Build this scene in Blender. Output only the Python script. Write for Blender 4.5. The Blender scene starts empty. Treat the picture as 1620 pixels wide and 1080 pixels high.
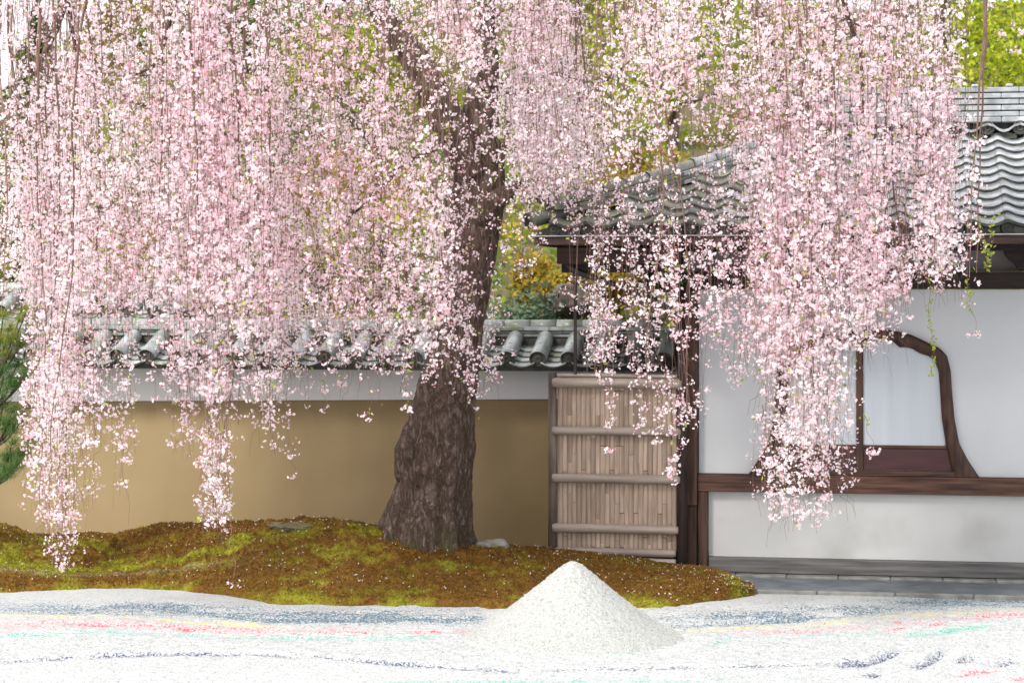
import bpy, math, random
import numpy as np
from mathutils import Vector, noise
random.seed(7); rng = np.random.default_rng(7)
SC = bpy.context.scene
COL = SC.collection
# ------------------------------------------------------------------ camera, sky, sun, exposure
H, FP, YAW, HOR = 2.4, 3500.0, math.radians(10), 455.0
SY, CY = math.sin(YAW), math.cos(YAW)
cam = bpy.data.cameras.new('camera'); camo = bpy.data.objects.new('camera', cam); COL.objects.link(camo)
camo.location = (0, 0, H); camo.rotation_euler = (math.radians(90), 0, YAW)
cam.sensor_width = 36; cam.lens = 36 * FP / 1620; cam.shift_y = -(540 - HOR) / 1620
cam.clip_end = 2000; cam.clip_start = .1
cam.dof.use_dof = True; cam.dof.focus_distance = 16.6; cam.dof.aperture_fstop = 3.0
SC.camera = camo
SUN_EL, SUN_AZ = math.radians(42), math.radians(212)
wd = bpy.data.worlds.new('World'); SC.world = wd; wd.use_nodes = True
nt = wd.node_tree; nt.nodes.clear()
sky = nt.nodes.new('ShaderNodeTexSky'); sky.sky_type = 'NISHITA'; sky.sun_disc = False
sky.sun_elevation = SUN_EL; sky.sun_rotation = SUN_AZ; sky.dust_density = 3.0; sky.air_density = 1.0
mx = nt.nodes.new('ShaderNodeMixRGB'); mx.inputs[0].default_value = .8
mx.inputs[2].default_value = (9.1, 9.2, 9.35, 1)          # thin bright cloud over the blue
bg = nt.nodes.new('ShaderNodeBackground'); bg.inputs[1].default_value = .13
ow = nt.nodes.new('ShaderNodeOutputWorld')
nt.links.new(sky.outputs[0], mx.inputs[1]); nt.links.new(mx.outputs[0], bg.inputs[0]); nt.links.new(bg.outputs[0], ow.inputs[0])
sl = bpy.data.lights.new('sun', 'SUN'); sl.energy = 2.8; sl.angle = math.radians(10); sl.color = (1, .96, .9)
so = bpy.data.objects.new('sun', sl); COL.objects.link(so)
_d = Vector((math.sin(SUN_AZ) * math.cos(SUN_EL), math.cos(SUN_AZ) * math.cos(SUN_EL), math.sin(SUN_EL)))
so.rotation_euler = _d.to_track_quat('Z', 'Y').to_euler(); so.location = (0, 0, 20)
SC.view_settings.view_transform = 'Standard'; SC.view_settings.look = 'None'
SC.view_settings.exposure = .66; SC.view_settings.gamma = 1

SC.cycles.max_bounces = 12; SC.cycles.diffuse_bounces = 8; SC.cycles.transmission_bounces = 8

# ------------------------------------------------------------------ measuring helpers (photo measure -> metres)
def W(px, py, Z):
    u = (px - 810) / FP * Z
    return Vector((-SY * Z + CY * u, CY * Z + SY * u, H - (py - HOR) / FP * Z))
def CW(u, Z, z): return Vector((-SY * Z + CY * u, CY * Z + SY * u, z))
def PY(px, py, Y):                  # the point on the upright plane y = Y
    t = (px - 810) / FP; Z = Y / (CY + t * SY); return W(px, py, Z)
def interp(x, pts): return float(np.interp(x, [p[0] for p in pts], [p[1] for p in pts]))

# ------------------------------------------------------------------ object helpers
def origin(o):
    v = Vector((0, 0, 0))
    while o is not None: v += o.location; o = o.parent
    return v
def tag(o, label=None, cat=None, group=None, kind=None):
    if label: o['label'] = label
    if cat: o['category'] = cat
    if group: o['group'] = group
    if kind: o['kind'] = kind
    return o
def thing(name, loc, label, cat, group=None, kind=None):
    o = bpy.data.objects.new(name, None); COL.objects.link(o); o.location = loc; o.empty_display_size = .1
    return tag(o, label, cat, group, kind)
def link(name, me, parent=None, loc=(0, 0, 0), rot=None):
    o = bpy.data.objects.new(name, me); COL.objects.link(o)
    o.location = Vector(loc) - (origin(parent) if parent else Vector((0, 0, 0)))
    if parent: o.parent = parent
    if rot: o.rotation_euler = rot
    return o
class MB:
    def __init__(s): s.v = []; s.f = []
    def add(s, vs, fs):
        n = len(s.v); s.v += [tuple(v) for v in vs]; s.f += [tuple(i + n for i in f) for f in fs]; return s
    def box(s, x0, x1, y0, y1, z0, z1, bev=0):
        if bev <= 0:
            return s.add([(x0,y0,z0),(x1,y0,z0),(x1,y1,z0),(x0,y1,z0),(x0,y0,z1),(x1,y0,z1),(x1,y1,z1),(x0,y1,z1)],
                         [(0,3,2,1),(4,5,6,7),(0,1,5,4),(1,2,6,5),(2,3,7,6),(3,0,4,7)])
        b = bev; vs = []; idx = {}
        X = (x0, x1); Yv = (y0, y1); Zv = (z0, z1)
        for i in (0, 1):
            for j in (0, 1):
                for k in (0, 1):
                    sx, sy, sz = (1 - 2*i), (1 - 2*j), (1 - 2*k)
                    idx[i,j,k,'x'] = len(vs); vs.append((X[i], Yv[j]+sy*b, Zv[k]+sz*b))
                    idx[i,j,k,'y'] = len(vs); vs.append((X[i]+sx*b, Yv[j], Zv[k]+sz*b))
                    idx[i,j,k,'z'] = len(vs); vs.append((X[i]+sx*b, Yv[j]+sy*b, Zv[k]))
        fs = []
        for i in (0, 1):
            q = [idx[i,0,0,'x'], idx[i,1,0,'x'], idx[i,1,1,'x'], idx[i,0,1,'x']]; fs.append(q if i else q[::-1])
            q = [idx[0,i,0,'y'], idx[1,i,0,'y'], idx[1,i,1,'y'], idx[0,i,1,'y']]; fs.append(q[::-1] if i else q)
            q = [idx[0,0,i,'z'], idx[1,0,i,'z'], idx[1,1,i,'z'], idx[0,1,i,'z']]; fs.append(q if i else q[::-1])
        for a in (0, 1):
            for c in (0, 1):
                fs.append((idx[0,a,c,'y'], idx[1,a,c,'y'], idx[1,a,c,'z'], idx[0,a,c,'z']))
                fs.append((idx[a,0,c,'x'], idx[a,1,c,'x'], idx[a,1,c,'z'], idx[a,0,c,'z']))
                fs.append((idx[a,c,0,'x'], idx[a,c,1,'x'], idx[a,c,1,'y'], idx[a,c,0,'y']))
        for i in (0, 1):
            for j in (0, 1):
                for k in (0, 1): fs.append((idx[i,j,k,'x'], idx[i,j,k,'y'], idx[i,j,k,'z']))
        return s.add(vs, fs)
    def tube(s, pts, rad, n=8, cap=True):
        pts = [Vector(p) for p in pts]; m = len(pts); rr = rad if hasattr(rad, '__len__') else [rad] * m
        vs = []; ref = None
        for i, p in enumerate(pts):
            t = (pts[min(i+1, m-1)] - pts[max(i-1, 0)])
            t = t.normalized() if t.length > 1e-9 else Vector((0, 0, 1))
            if ref is None: ref = t.orthogonal().normalized()
            ref = (ref - t * ref.dot(t)); ref = ref.normalized() if ref.length > 1e-6 else t.orthogonal().normalized()
            b = t.cross(ref)
            for k in range(n):
                a = 2 * math.pi * k / n; vs.append(p + (ref * math.cos(a) + b * math.sin(a)) * rr[i])
        fs = [(i*n+k, i*n+(k+1) % n, (i+1)*n+(k+1) % n, (i+1)*n+k) for i in range(m-1) for k in range(n)]
        if cap: fs += [tuple(range(n))[::-1], tuple(range((m-1)*n, m*n))]
        return s.add(vs, fs)
    def prism(s, poly, y0, y1):      # poly in (x,z), extruded along y
        n = len(poly)
        vs = [(x, y0, z) for x, z in poly] + [(x, y1, z) for x, z in poly]
        return s.add(vs, [tuple(range(n)), tuple(range(2*n-1, n-1, -1))] + [(i, i+n, (i+1) % n + n, (i+1) % n) for i in range(n)])
    def mesh(s, name, m=None, smooth=False, off=Vector((0, 0, 0))):
        me = bpy.data.meshes.new(name); me.from_pydata([(v[0]-off[0], v[1]-off[1], v[2]-off[2]) for v in s.v], [], s.f)
        if m: me.materials.append(m)
        if smooth: me.polygons.foreach_set('use_smooth', [True] * len(me.polygons))
        me.update(); return me
    def build(s, name, m, parent=None, smooth=False):
        off = origin(parent) if parent else Vector((0, 0, 0))
        o = bpy.data.objects.new(name, s.mesh(name, m, smooth, off)); COL.objects.link(o)
        if parent: o.parent = parent
        return o
def npmesh(name, V, Fc, m, parent=None, cols=None, smooth=False, flt=None):
    """V (n,3), Fc (k,3|4) arrays; cols (n,3) point colours"""
    V = np.asarray(V, float)
    if parent: V = V - np.array(origin(parent))
    me = bpy.data.meshes.new(name); k = Fc.shape[1]
    me.vertices.add(len(V)); me.vertices.foreach_set('co', V.ravel())
    me.loops.add(Fc.size); me.loops.foreach_set('vertex_index', Fc.ravel().astype(np.int32))
    me.polygons.add(len(Fc)); me.polygons.foreach_set('loop_start', np.arange(0, Fc.size, k, dtype=np.int32))
    me.polygons.foreach_set('loop_total', np.full(len(Fc), k, dtype=np.int32))
    if smooth: me.polygons.foreach_set('use_smooth', np.ones(len(Fc), bool))
    if cols is not None:
        a = me.color_attributes.new('tint', 'FLOAT_COLOR', 'POINT')
        c4 = np.ones((len(V), 4)); c4[:, :cols.shape[1]] = cols; a.data.foreach_set('color', c4.ravel())
    if flt is not None:
        a = me.attributes.new('amount', 'FLOAT', 'POINT'); a.data.foreach_set('value', np.asarray(flt, float))
    me.materials.append(m); me.update(); me.validate()
    o = bpy.data.objects.new(name, me); COL.objects.link(o)
    if parent: o.parent = parent
    return o
def gridfaces(nx, ny):
    i, j = np.meshgrid(np.arange(nx-1), np.arange(ny-1), indexing='ij'); a = i*ny + j
    return np.stack([a, a+ny, a+ny+1, a+1], -1).reshape(-1, 4)
def vnoise(P, scale, seed=0, octaves=3):
    """smooth value noise on (n,3) points"""
    P = np.asarray(P, float) * scale; out = np.zeros(len(P)); amp = 1; tot = 0
    for o in range(octaves):
        Q = P * 2**o + 17.3 * o + seed * 3.7; I = np.floor(Q).astype(np.int64); Fr = Q - I; Fr = Fr*Fr*(3-2*Fr)
        acc = 0
        for dx in (0, 1):
            for dy in (0, 1):
                for dz in (0, 1):
                    h = ((I[:,0]+dx)*374761393 + (I[:,1]+dy)*668265263 + (I[:,2]+dz)*2147483647 + seed*1013) & 0x7fffffff
                    h = (h ^ (h >> 13)) * 1274126177 & 0x7fffffff; h = (h ^ (h >> 15)) * 73244475 & 0x7fffffff; h = (h ^ (h >> 14)) * 668265263 & 0x7fffffff; h = (h ^ (h >> 16)) & 0xffff
                    w = (Fr[:,0] if dx else 1-Fr[:,0]) * (Fr[:,1] if dy else 1-Fr[:,1]) * (Fr[:,2] if dz else 1-Fr[:,2])
                    acc = acc + w * h / 65535.0
        out += amp * acc; tot += amp; amp *= .5
    return out / tot

# ------------------------------------------------------------------ materials
def newmat(name):
    m = bpy.data.materials.new(name); m.use_nodes = True; t = m.node_tree; b = t.nodes['Principled BSDF']
    return m, t, b, t.nodes.new, t.links.new
def nmat(name, c1, c2, scale=5, rough=.8, bump=.2, bscale=None, stretch=(1, 1, 1), rnd=0, c3=None, s3=1.5, t3=(.5, .65), spec=.3, detail=6, band=(.35, .65), dist=.02, coat=0):
    m, t, b, N, L = newmat(name)
    tc = N('ShaderNodeTexCoord'); mp = N('ShaderNodeMapping'); mp.inputs['Scale'].default_value = stretch
    L(tc.outputs['Object'], mp.inputs[0])
    oi = N('ShaderNodeObjectInfo'); ad = N('ShaderNodeVectorMath'); ad.operation = 'MULTIPLY_ADD'
    ad.inputs[1].default_value = (1, 1, 1); L(mp.outputs[0], ad.inputs[0])
    sc = N('ShaderNodeMath'); sc.operation = 'MULTIPLY'; sc.inputs[1].default_value = 37 if rnd else 0
    L(oi.outputs['Random'], sc.inputs[0]); L(sc.outputs[0], ad.inputs[2])
    n1 = N('ShaderNodeTexNoise'); n1.inputs['Scale'].default_value = scale; n1.inputs['Detail'].default_value = detail
    L(ad.outputs[0], n1.inputs[0])
    r = N('ShaderNodeValToRGB'); r.color_ramp.elements[0].position, r.color_ramp.elements[1].position = band
    r.color_ramp.elements[0].color = (*c1, 1); r.color_ramp.elements[1].color = (*c2, 1); L(n1.outputs[0], r.inputs[0])
    out = r.outputs[0]
    if c3:
        n3 = N('ShaderNodeTexNoise'); n3.inputs['Scale'].default_value = s3; n3.inputs['Detail'].default_value = 5; L(ad.outputs[0], n3.inputs[0])
        mr = N('ShaderNodeMapRange'); mr.inputs[1].default_value, mr.inputs[2].default_value = t3; L(n3.outputs[0], mr.inputs[0])
        mm = N('ShaderNodeMixRGB'); mm.inputs[2].default_value = (*c3, 1); L(mr.outputs[0], mm.inputs[0]); L(out, mm.inputs[1]); out = mm.outputs[0]
    if rnd:
        hs = N('ShaderNodeHueSaturation'); mr = N('ShaderNodeMapRange'); mr.inputs[3].default_value = 1-rnd; mr.inputs[4].default_value = 1+rnd
        L(oi.outputs['Random'], mr.inputs[0]); L(mr.outputs[0], hs.inputs['Value']); L(out, hs.inputs['Color']); out = hs.outputs[0]
    L(out, b.inputs['Base Color']); b.inputs['Roughness'].default_value = rough; b.inputs['Specular IOR Level'].default_value = spec
    if coat: b.inputs['Coat Weight'].default_value = coat; b.inputs['Coat Roughness'].default_value = .3
    if bump:
        n2 = N('ShaderNodeTexNoise'); n2.inputs['Scale'].default_value = bscale or scale*3; n2.inputs['Detail'].default_value = 8; L(ad.outputs[0], n2.inputs[0])
        bp = N('ShaderNodeBump'); bp.inputs['Strength'].default_value = bump; bp.inputs['Distance'].default_value = dist
        L(n2.outputs[0], bp.inputs['Height']); L(bp.outputs[0], b.inputs['Normal'])
    return m
def leafmat(name, rough=.6, trans=.35, mul=1.0, rnd=.1):
    m, t, b, N, L = newmat(name)
    at = N('ShaderNodeVertexColor'); at.layer_name = 'tint'
    oi = N('ShaderNodeObjectInfo'); hs = N('ShaderNodeHueSaturation'); mr = N('ShaderNodeMapRange')
    mr.inputs[3].default_value = mul*(1-rnd); mr.inputs[4].default_value = mul*(1+rnd)
    L(oi.outputs['Random'], mr.inputs[0]); L(mr.outputs[0], hs.inputs['Value']); L(at.outputs[0], hs.inputs['Color'])
    L(hs.outputs[0], b.inputs['Base Color']); b.inputs['Roughness'].default_value = rough; b.inputs['Specular IOR Level'].default_value = .2
    tr = N('ShaderNodeBsdfTranslucent'); L(hs.outputs[0], tr.inputs[0])
    ms = N('ShaderNodeMixShader'); ms.inputs[0].default_value = trans
    L(b.outputs[0], ms.inputs[1]); L(tr.outputs[0], ms.inputs[2]); L(ms.outputs[0], t.nodes['Material Output'].inputs[0])
    return m
M = {}
M['tile'] = nmat('grey_roof_tile', (.20, .215, .23), (.40, .42, .44), 9, .30, .15, 60, rnd=.16, c3=(.15, .16, .11), s3=3.0, t3=(.55, .75), spec=.6, dist=.004)
M['tile_old'] = nmat('mossy_roof_tile', (.085, .09, .082), (.185, .193, .178), 8, .42, .2, 60, rnd=.18, c3=(.10, .108, .06), s3=4, t3=(.48, .66), spec=.45, dist=.004)
M['cope'] = nmat('coping_tile', (.19, .21, .205), (.37, .40, .395), 7, .30, .15, 60, rnd=.14, c3=(.15, .16, .09), s3=5, t3=(.52, .7), spec=.55, dist=.004)
M['tile_dark'] = nmat('dark_tile_face', (.04, .042, .036), (.085, .085, .075), 14, .7, .3, 50, rnd=.2, dist=.004)
M['ochre'] = nmat('ochre_plaster', (.285, .215, .118), (.325, .25, .14), 1.1, .95, .25, 140, c3=(.26, .193, .10), s3=.8, t3=(.5, .72), spec=.1, dist=.004)
M['white'] = nmat('white_plaster', (.54, .56, .58), (.58, .595, .615), 1.3, .9, .1, 90, spec=.15, dist=.003, c3=(.49, .51, .52), s3=.7, t3=(.55, .8))
M['white_low'] = nmat('weathered_white_plaster', (.51, .515, .51), (.57, .57, .56), 1.0, .9, .1, 90, spec=.15, dist=.003, c3=(.42, .42, .395), s3=1.4, t3=(.55, .8))
M['frieze'] = nmat('eave_shaded_plaster', (.17, .155, .15), (.22, .205, .20), 1.5, .9, .1, 60)  # shade under the eave is put into this plaster's base colour
M['band'] = nmat('white_band_plaster', (.70, .715, .73), (.75, .76, .77), 1.3, .9, .1, 90, spec=.15, dist=.003, c3=(.60, .61, .61), s3=.7, t3=(.55, .8))
M['eave'] = nmat('dark_eave_timber', (.026, .014, .011), (.065, .036, .028), 4, .6, .3, 18, stretch=(.6, 6, 9), dist=.006)
M['paper'] = nmat('window_paper', (.49, .535, .58), (.535, .575, .615), 1.5, .8, .04, 30, stretch=(8, 1, .5), spec=.2)
M['wood'] = nmat('dark_brown_timber', (.035, .016, .012), (.12, .058, .038), 4, .6, .3, 18, stretch=(.6, 6, 9), rnd=.12, spec=.3, dist=.006)
M['wood_v'] = nmat('brown_post_timber', (.035, .018, .012), (.105, .055, .036), 4, .6, .3, 18, stretch=(9, 6, .6), rnd=.12, spec=.3, dist=.006)
M['wood_dark'] = nmat('blackened_timber', (.014, .010, .009), (.035, .022, .018), 5, .65, .2, 20, stretch=(.6, 6, 6), rnd=.1)
M['wood_red'] = nmat('reddish_window_panel', (.045, .014, .016), (.075, .026, .026), 3, .45, .15, 14, stretch=(1, 4, 5), spec=.35, dist=.003)
M['wood_grey'] = nmat('weathered_grey_sill', (.085, .082, .08), (.17, .165, .16), 4, .75, .3, 25, stretch=(.5, 5, 8), dist=.004)
M['stone'] = nmat('rough_stone', (.16, .155, .14), (.34, .33, .30), 9, .85, .6, 30, c3=(.12, .12, .05), s3=5, t3=(.55, .7), dist=.02)
M['kerb'] = nmat('kerb_stone', (.15, .15, .14), (.26, .26, .24), 9, .85, .5, 50, rnd=.1, dist=.006)
M['slate'] = nmat('grey_paving', (.095, .11, .125), (.155, .17, .185), 4, .6, .25, 40, rnd=.14, dist=.004)
M['joint'] = nmat('paving_joint', (.10, .105, .10), (.15, .15, .14), 12, .9, .3)
M['bamboo'] = nmat('weathered_bamboo_slat', (.29, .215, .165), (.45, .35, .275), 6, .55, .2, 20, stretch=(6, 3, .5), rnd=.2, spec=.35, dist=.003)
M['bamboo_rail'] = nmat('grey_bamboo_rail', (.27, .215, .18), (.38, .32, .275), 5, .5, .2, 20, stretch=(.5, 5, 5), rnd=.08, spec=.4, dist=.003)
M['post'] = nmat('grey_log_post', (.10, .075, .06), (.21, .17, .145), 6, .85, .5, 25, stretch=(4, 4, .5), dist=.01)
M['metal'] = nmat('dark_brown_metal', (.018, .014, .013), (.034, .026, .024), 6, .4, .05, 20, spec=.5)
M['flash'] = nmat('eave_metal_edge', (.30, .30, .30), (.42, .42, .42), 8, .45, .05, 30)
M['twig'] = nmat('cherry_twig', (.13, .075, .06), (.22, .14, .115), 12, .8, 0, spec=.2, rnd=.25)
M['earth'] = nmat('bare_earth', (.09, .065, .04), (.16, .12, .07), 2, .95, .5, 14, c3=(.07, .09, .02), s3=1, t3=(.45, .6))
M['leaf'] = leafmat('background_leaf', trans=.35, rnd=.15)
M['needle'] = leafmat('pine_needle', trans=.1, rough=.5)
M['moss_tuft'] = leafmat('moss_tuft', trans=.3, rough=.7)
M['petal'] = leafmat('cherry_petal', trans=.5, rough=.6, rnd=.03)

def barkmat():
    m, t, b, N, L = newmat('cherry_bark')
    tc = N('ShaderNodeTexCoord'); mp = N('ShaderNodeMapping'); mp.inputs['Scale'].default_value = (1, 1, .34)
    L(tc.outputs['Object'], mp.inputs[0])
    n0 = N('ShaderNodeTexNoise'); n0.inputs['Scale'].default_value = 7; n0.inputs['Detail'].default_value = 4; L(mp.outputs[0], n0.inputs[0])
    vm = N('ShaderNodeVectorMath'); vm.operation = 'MULTIPLY_ADD'; vm.inputs[1].default_value = (.16, .16, .16); L(n0.outputs['Color'], vm.inputs[0]); L(mp.outputs[0], vm.inputs[2])
    def fis(scale, rough):
        n = N('ShaderNodeTexNoise'); n.inputs['Scale'].default_value = scale; n.inputs['Detail'].default_value = 7; n.inputs['Roughness'].default_value = rough; L(vm.outputs[0], n.inputs[0])
        a = N('ShaderNodeMath'); a.operation = 'SUBTRACT'; a.inputs[1].default_value = .5; L(n.outputs[0], a.inputs[0])
        b2 = N('ShaderNodeMath'); b2.operation = 'ABSOLUTE'; L(a.outputs[0], b2.inputs[0])
        mr = N('ShaderNodeMapRange'); mr.inputs[2].default_value = .11; L(b2.outputs[0], mr.inputs[0]); return mr.outputs[0]
    f1, f2 = fis(17, .6), fis(48, .7)
    n = N('ShaderNodeTexNoise'); n.inputs['Scale'].default_value = 120; n.inputs['Detail'].default_value = 6; n.inputs['Roughness'].default_value = .75; L(tc.outputs['Object'], n.inputs[0])
    mu0 = N('ShaderNodeMath'); mu0.operation = 'MULTIPLY_ADD'; mu0.inputs[1].default_value = .45; L(f1, mu0.inputs[0])
    mu1 = N('ShaderNodeMath'); mu1.operation = 'MULTIPLY'; mu1.inputs[1].default_value = .3; L(f2, mu1.inputs[0]); L(mu1.outputs[0], mu0.inputs[2])
    mu = N('ShaderNodeMath'); mu.operation = 'MULTIPLY_ADD'; mu.inputs[1].default_value = .45; L(n.outputs[0], mu.inputs[0]); L(mu0.outputs[0], mu.inputs[2])
    r = N('ShaderNodeValToRGB'); e = r.color_ramp.elements; e[0].position = .12; e[0].color = (.022, .014, .011, 1); e[1].position = 1.05; e[1].color = (.34, .29, .26, 1)
    k = e.new(.5); k.color = (.112, .074, .054, 1); k = e.new(.8); k.color = (.18, .13, .105, 1); L(mu.outputs[0], r.inputs[0])
    at = N('ShaderNodeVertexColor'); at.layer_name = 'tint'
    mm = N('ShaderNodeMixRGB'); mm.blend_type = 'MIX'; sp = N('ShaderNodeSeparateColor'); L(at.outputs[0], sp.inputs[0])
    L(sp.outputs[0], mm.inputs[0]); L(r.outputs[0], mm.inputs[1]); mm.inputs[2].default_value = (.085, .095, .02, 1)
    L(mm.outputs[0], b.inputs['Base Color']); b.inputs['Roughness'].default_value = .8; b.inputs['Specular IOR Level'].default_value = .25
    bp = N('ShaderNodeBump'); bp.inputs['Strength'].default_value = .8; bp.inputs['Distance'].default_value = .03; L(mu.outputs[0], bp.inputs['Height']); L(bp.outputs[0], b.inputs['Normal'])
    return m
M['bark'] = barkmat()
def sandmat(name, colored):
    m, t, b, N, L = newmat(name)
    tc = N('ShaderNodeTexCoord')
    v = N('ShaderNodeTexVoronoi'); v.inputs['Scale'].default_value = 95; L(tc.outputs['Object'], v.inputs[0])
    sp = N('ShaderNodeSeparateColor'); L(v.outputs['Color'], sp.inputs[0])
    n = N('ShaderNodeTexNoise'); n.inputs['Scale'].default_value = 60; n.inputs['Detail'].default_value = 6; n.inputs['Roughness'].default_value = .8; L(tc.outputs['Object'], n.inputs[0])
    r = N('ShaderNodeValToRGB'); e = r.color_ramp.elements; e[0].position = 0; e[0].color = (.27, .27, .25, 1); e[1].position = .3; e[1].color = ((.485, .50, .50, 1) if colored else (.43, .445, .43, 1))
    L(sp.outputs[0], r.inputs[0]); out = r.outputs[0]
    if colored:
        at = N('ShaderNodeVertexColor'); at.layer_name = 'tint'
        am = N('ShaderNodeAttribute'); am.attribute_name = 'amount'
        gt = N('ShaderNodeMath'); gt.operation = 'SUBTRACT'; L(am.outputs['Fac'], gt.inputs[0]); L(sp.outputs[1], gt.inputs[1])
        ml = N('ShaderNodeMath'); ml.operation = 'MULTIPLY'; ml.inputs[1].default_value = 4; ml.use_clamp = True; L(gt.outputs[0], ml.inputs[0])
        mm = N('ShaderNodeMixRGB'); L(ml.outputs[0], mm.inputs[0]); L(out, mm.inputs[1]); L(at.outputs[0], mm.inputs[2]); out = mm.outputs[0]
    L(out, b.inputs['Base Color']); b.inputs['Roughness'].default_value = .85; b.inputs['Specular IOR Level'].default_value = .2
    bp = N('ShaderNodeBump'); bp.inputs['Strength'].default_value = .65; bp.inputs['Distance'].default_value = .010
    ad = N('ShaderNodeMath'); ad.operation = 'ADD'; L(v.outputs['Distance'], ad.inputs[0]); L(n.outputs[0], ad.inputs[1]); L(ad.outputs[0], bp.inputs['Height']); L(bp.outputs[0], b.inputs['Normal'])
    return m
M['sand'] = sandmat('raked_white_gravel', True); M['cone'] = sandmat('white_gravel_heap', False)
def mossmat():
    m, t, b, N, L = newmat('moss_ground'); at = N('ShaderNodeVertexColor'); at.layer_name = 'tint'
    tc = N('ShaderNodeTexCoord'); n = N('ShaderNodeTexNoise'); n.inputs['Scale'].default_value = 45; n.inputs['Detail'].default_value = 8; L(tc.outputs['Object'], n.inputs[0])
    mr = N('ShaderNodeMapRange'); mr.inputs[3].default_value = .45; mr.inputs[4].default_value = 1.35; L(n.outputs[0], mr.inputs[0])
    hs = N('ShaderNodeHueSaturation'); L(mr.outputs[0], hs.inputs['Value']); L(at.outputs[0], hs.inputs['Color'])
    L(hs.outputs[0], b.inputs['Base Color']); b.inputs['Roughness'].default_value = .95; b.inputs['Specular IOR Level'].default_value = .1
    bp = N('ShaderNodeBump'); bp.inputs['Strength'].default_value = 1; bp.inputs['Distance'].default_value = .03; L(n.outputs[0], bp.inputs['Height']); L(bp.outputs[0], b.inputs['Normal'])
    return m
M['moss'] = mossmat()

# ------------------------------------------------------------------ ground, raked gravel
g = MB(); g.add([(-400, -60, -.06), (400, -60, -.06), (400, 900, -.06), (-400, 900, -.06)], [(0, 1, 2, 3)])
tag(g.build('ground', M['earth']), kind='structure')
BLUE, YEL, RED, GRN, NAVY = (.10, .17, .22), (.62, .55, .16), (.78, .07, .10), (.12, .43, .34), (.085, .095, .16)
streaks = [  # colour, strength, half thickness in photo measure, line, groove depth
 (BLUE, .75, 6, [(0,968),(100,960),(200,957),(270,960),(350,970),(420,980),(500,979),(600,976),(700,978),(770,976)], .012),
 (BLUE, .45, 12, [(-100,972),(0,968),(100,962),(200,962),(350,968),(480,974),(600,975),(770,976)], .004),
 (BLUE, .6, 3, [(250,954),(340,960),(420,966),(520,971),(650,970)], .006),
 (BLUE, .5, 12, [(1030,984),(1100,982),(1180,977),(1250,971),(1330,964),(1420,957),(1500,953),(1620,952),(1700,954)], .005),
 (BLUE, .75, 4, [(1030,988),(1100,986),(1180,984),(1250,980),(1330,971),(1400,965)], .012),
 (BLUE, .5, 4, [(1200,972),(1290,962),(1380,955),(1480,949)], .006),
 (YEL, .42, 3, [(-60,978),(0,976),(120,973),(200,974),(300,984),(400,990),(470,992)], 0),
 (YEL, .42, 3.5, [(1080,996),(1180,993),(1280,989),(1350,980),(1430,973),(1500,970),(1560,965),(1640,962)], 0),
 (RED, .30, 9, [(-60,1000),(0,992),(100,984),(200,986),(300,996),(420,998),(530,998),(600,1000)], 0),
 (RED, .85, 3, [(95,984),(130,986),(175,988)], .01), (RED, .8, 3, [(275,994),(318,997)], .01), (RED, .6, 2.5, [(0,1000),(30,998)], 0),
 (RED, .3, 6, [(1150,1001),(1280,998),(1360,990),(1450,982),(1560,974),(1640,968)], 0),
 (RED, .85, 3, [(1405,986),(1440,983)], .01), (RED, .85, 3, [(1468,989),(1497,986)], .01), (RED, .6, 2.5, [(1390,998),(1440,993)], 0),
 (RED, .4, 3, [(640,1001),(750,998)], 0),
 (GRN, .42, 4, [(-60,1007),(0,1006),(100,1000),(200,1001),(300,1005),(420,1009),(600,1008),(700,1008)], .004),
 (GRN, .75, 3, [(275,1004),(318,1006)], 0), (GRN, .5, 3, [(560,1010),(590,1010)], 0),
 (GRN, .7, 4, [(1118,1018),(1145,1012),(1166,1005)], .01), (GRN, .3, 3, [(1180,1010),(1300,1004),(1420,1004)], 0),
 (GRN, .65, 4, [(1420,1004),(1480,999),(1540,991),(1580,988)], .01), (GRN, .3, 3, [(1560,988),(1640,983)], 0),
 (GRN, .35, 4, [(850,1028),(940,1032),(1000,1036)], 0), (GRN, .4, 4, [(560,1080),(700,1078),(820,1079),(1050,1079),(1300,1084)], 0),
 (NAVY, .55, 3, [(-60,1052),(0,1047),(130,1038),(250,1034),(400,1034),(500,1037),(580,1045),(700,1054),(830,1062)], .022),
 (NAVY, .45, 2.5, [(860,1059),(1000,1058),(1200,1053),(1320,1050)], .016),
 (NAVY, .85, 4.5, [(1320,1050),(1375,1047),(1400,1040),(1428,1027)], .035),
 (NAVY, .85, 4.5, [(1440,1052),(1465,1048),(1485,1038),(1500,1032)], .035), (NAVY, .8, 4.5, [(1510,1045),(1535,1040),(1552,1034)], .03),
 (NAVY, .7, 4, [(1560,1052),(1585,1048),(1612,1044)], .03), (NAVY, .7, 3.5, [(1365,1067),(1395,1066)], .02),
 (RED, .7, 3, [(1503,1068),(1540,1065),(1580,1061)], .01), (RED, .7, 3, [(1600,1073),(1640,1069)], .01),
]
xs = np.concatenate([np.linspace(-40, -6.2, 12), np.arange(-6.1, 3.3, .026), np.linspace(3.4, 40, 12)])
ys = np.concatenate([np.linspace(-12, 12.0, 8), np.arange(12.1, 17.5, .024), np.linspace(17.6, 18.0, 3)])
GX, GY = np.meshgrid(xs, ys, indexing='ij'); gx, gy = GX.ravel(), GY.ravel()
Zc = np.maximum(-SY*gx + CY*gy, .5); U = CY*gx + SY*gy; PXg = 810 + FP*U/Zc; PYg = HOR + FP*H/Zc
P3 = np.stack([gx, gy, 0*gx], 1)
gz = np.zeros(len(gx)); tint = np.ones((len(gx), 3))*.8; amt = np.zeros(len(gx))
near = (Zc > 11) & (np.abs(U) < 6)
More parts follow.
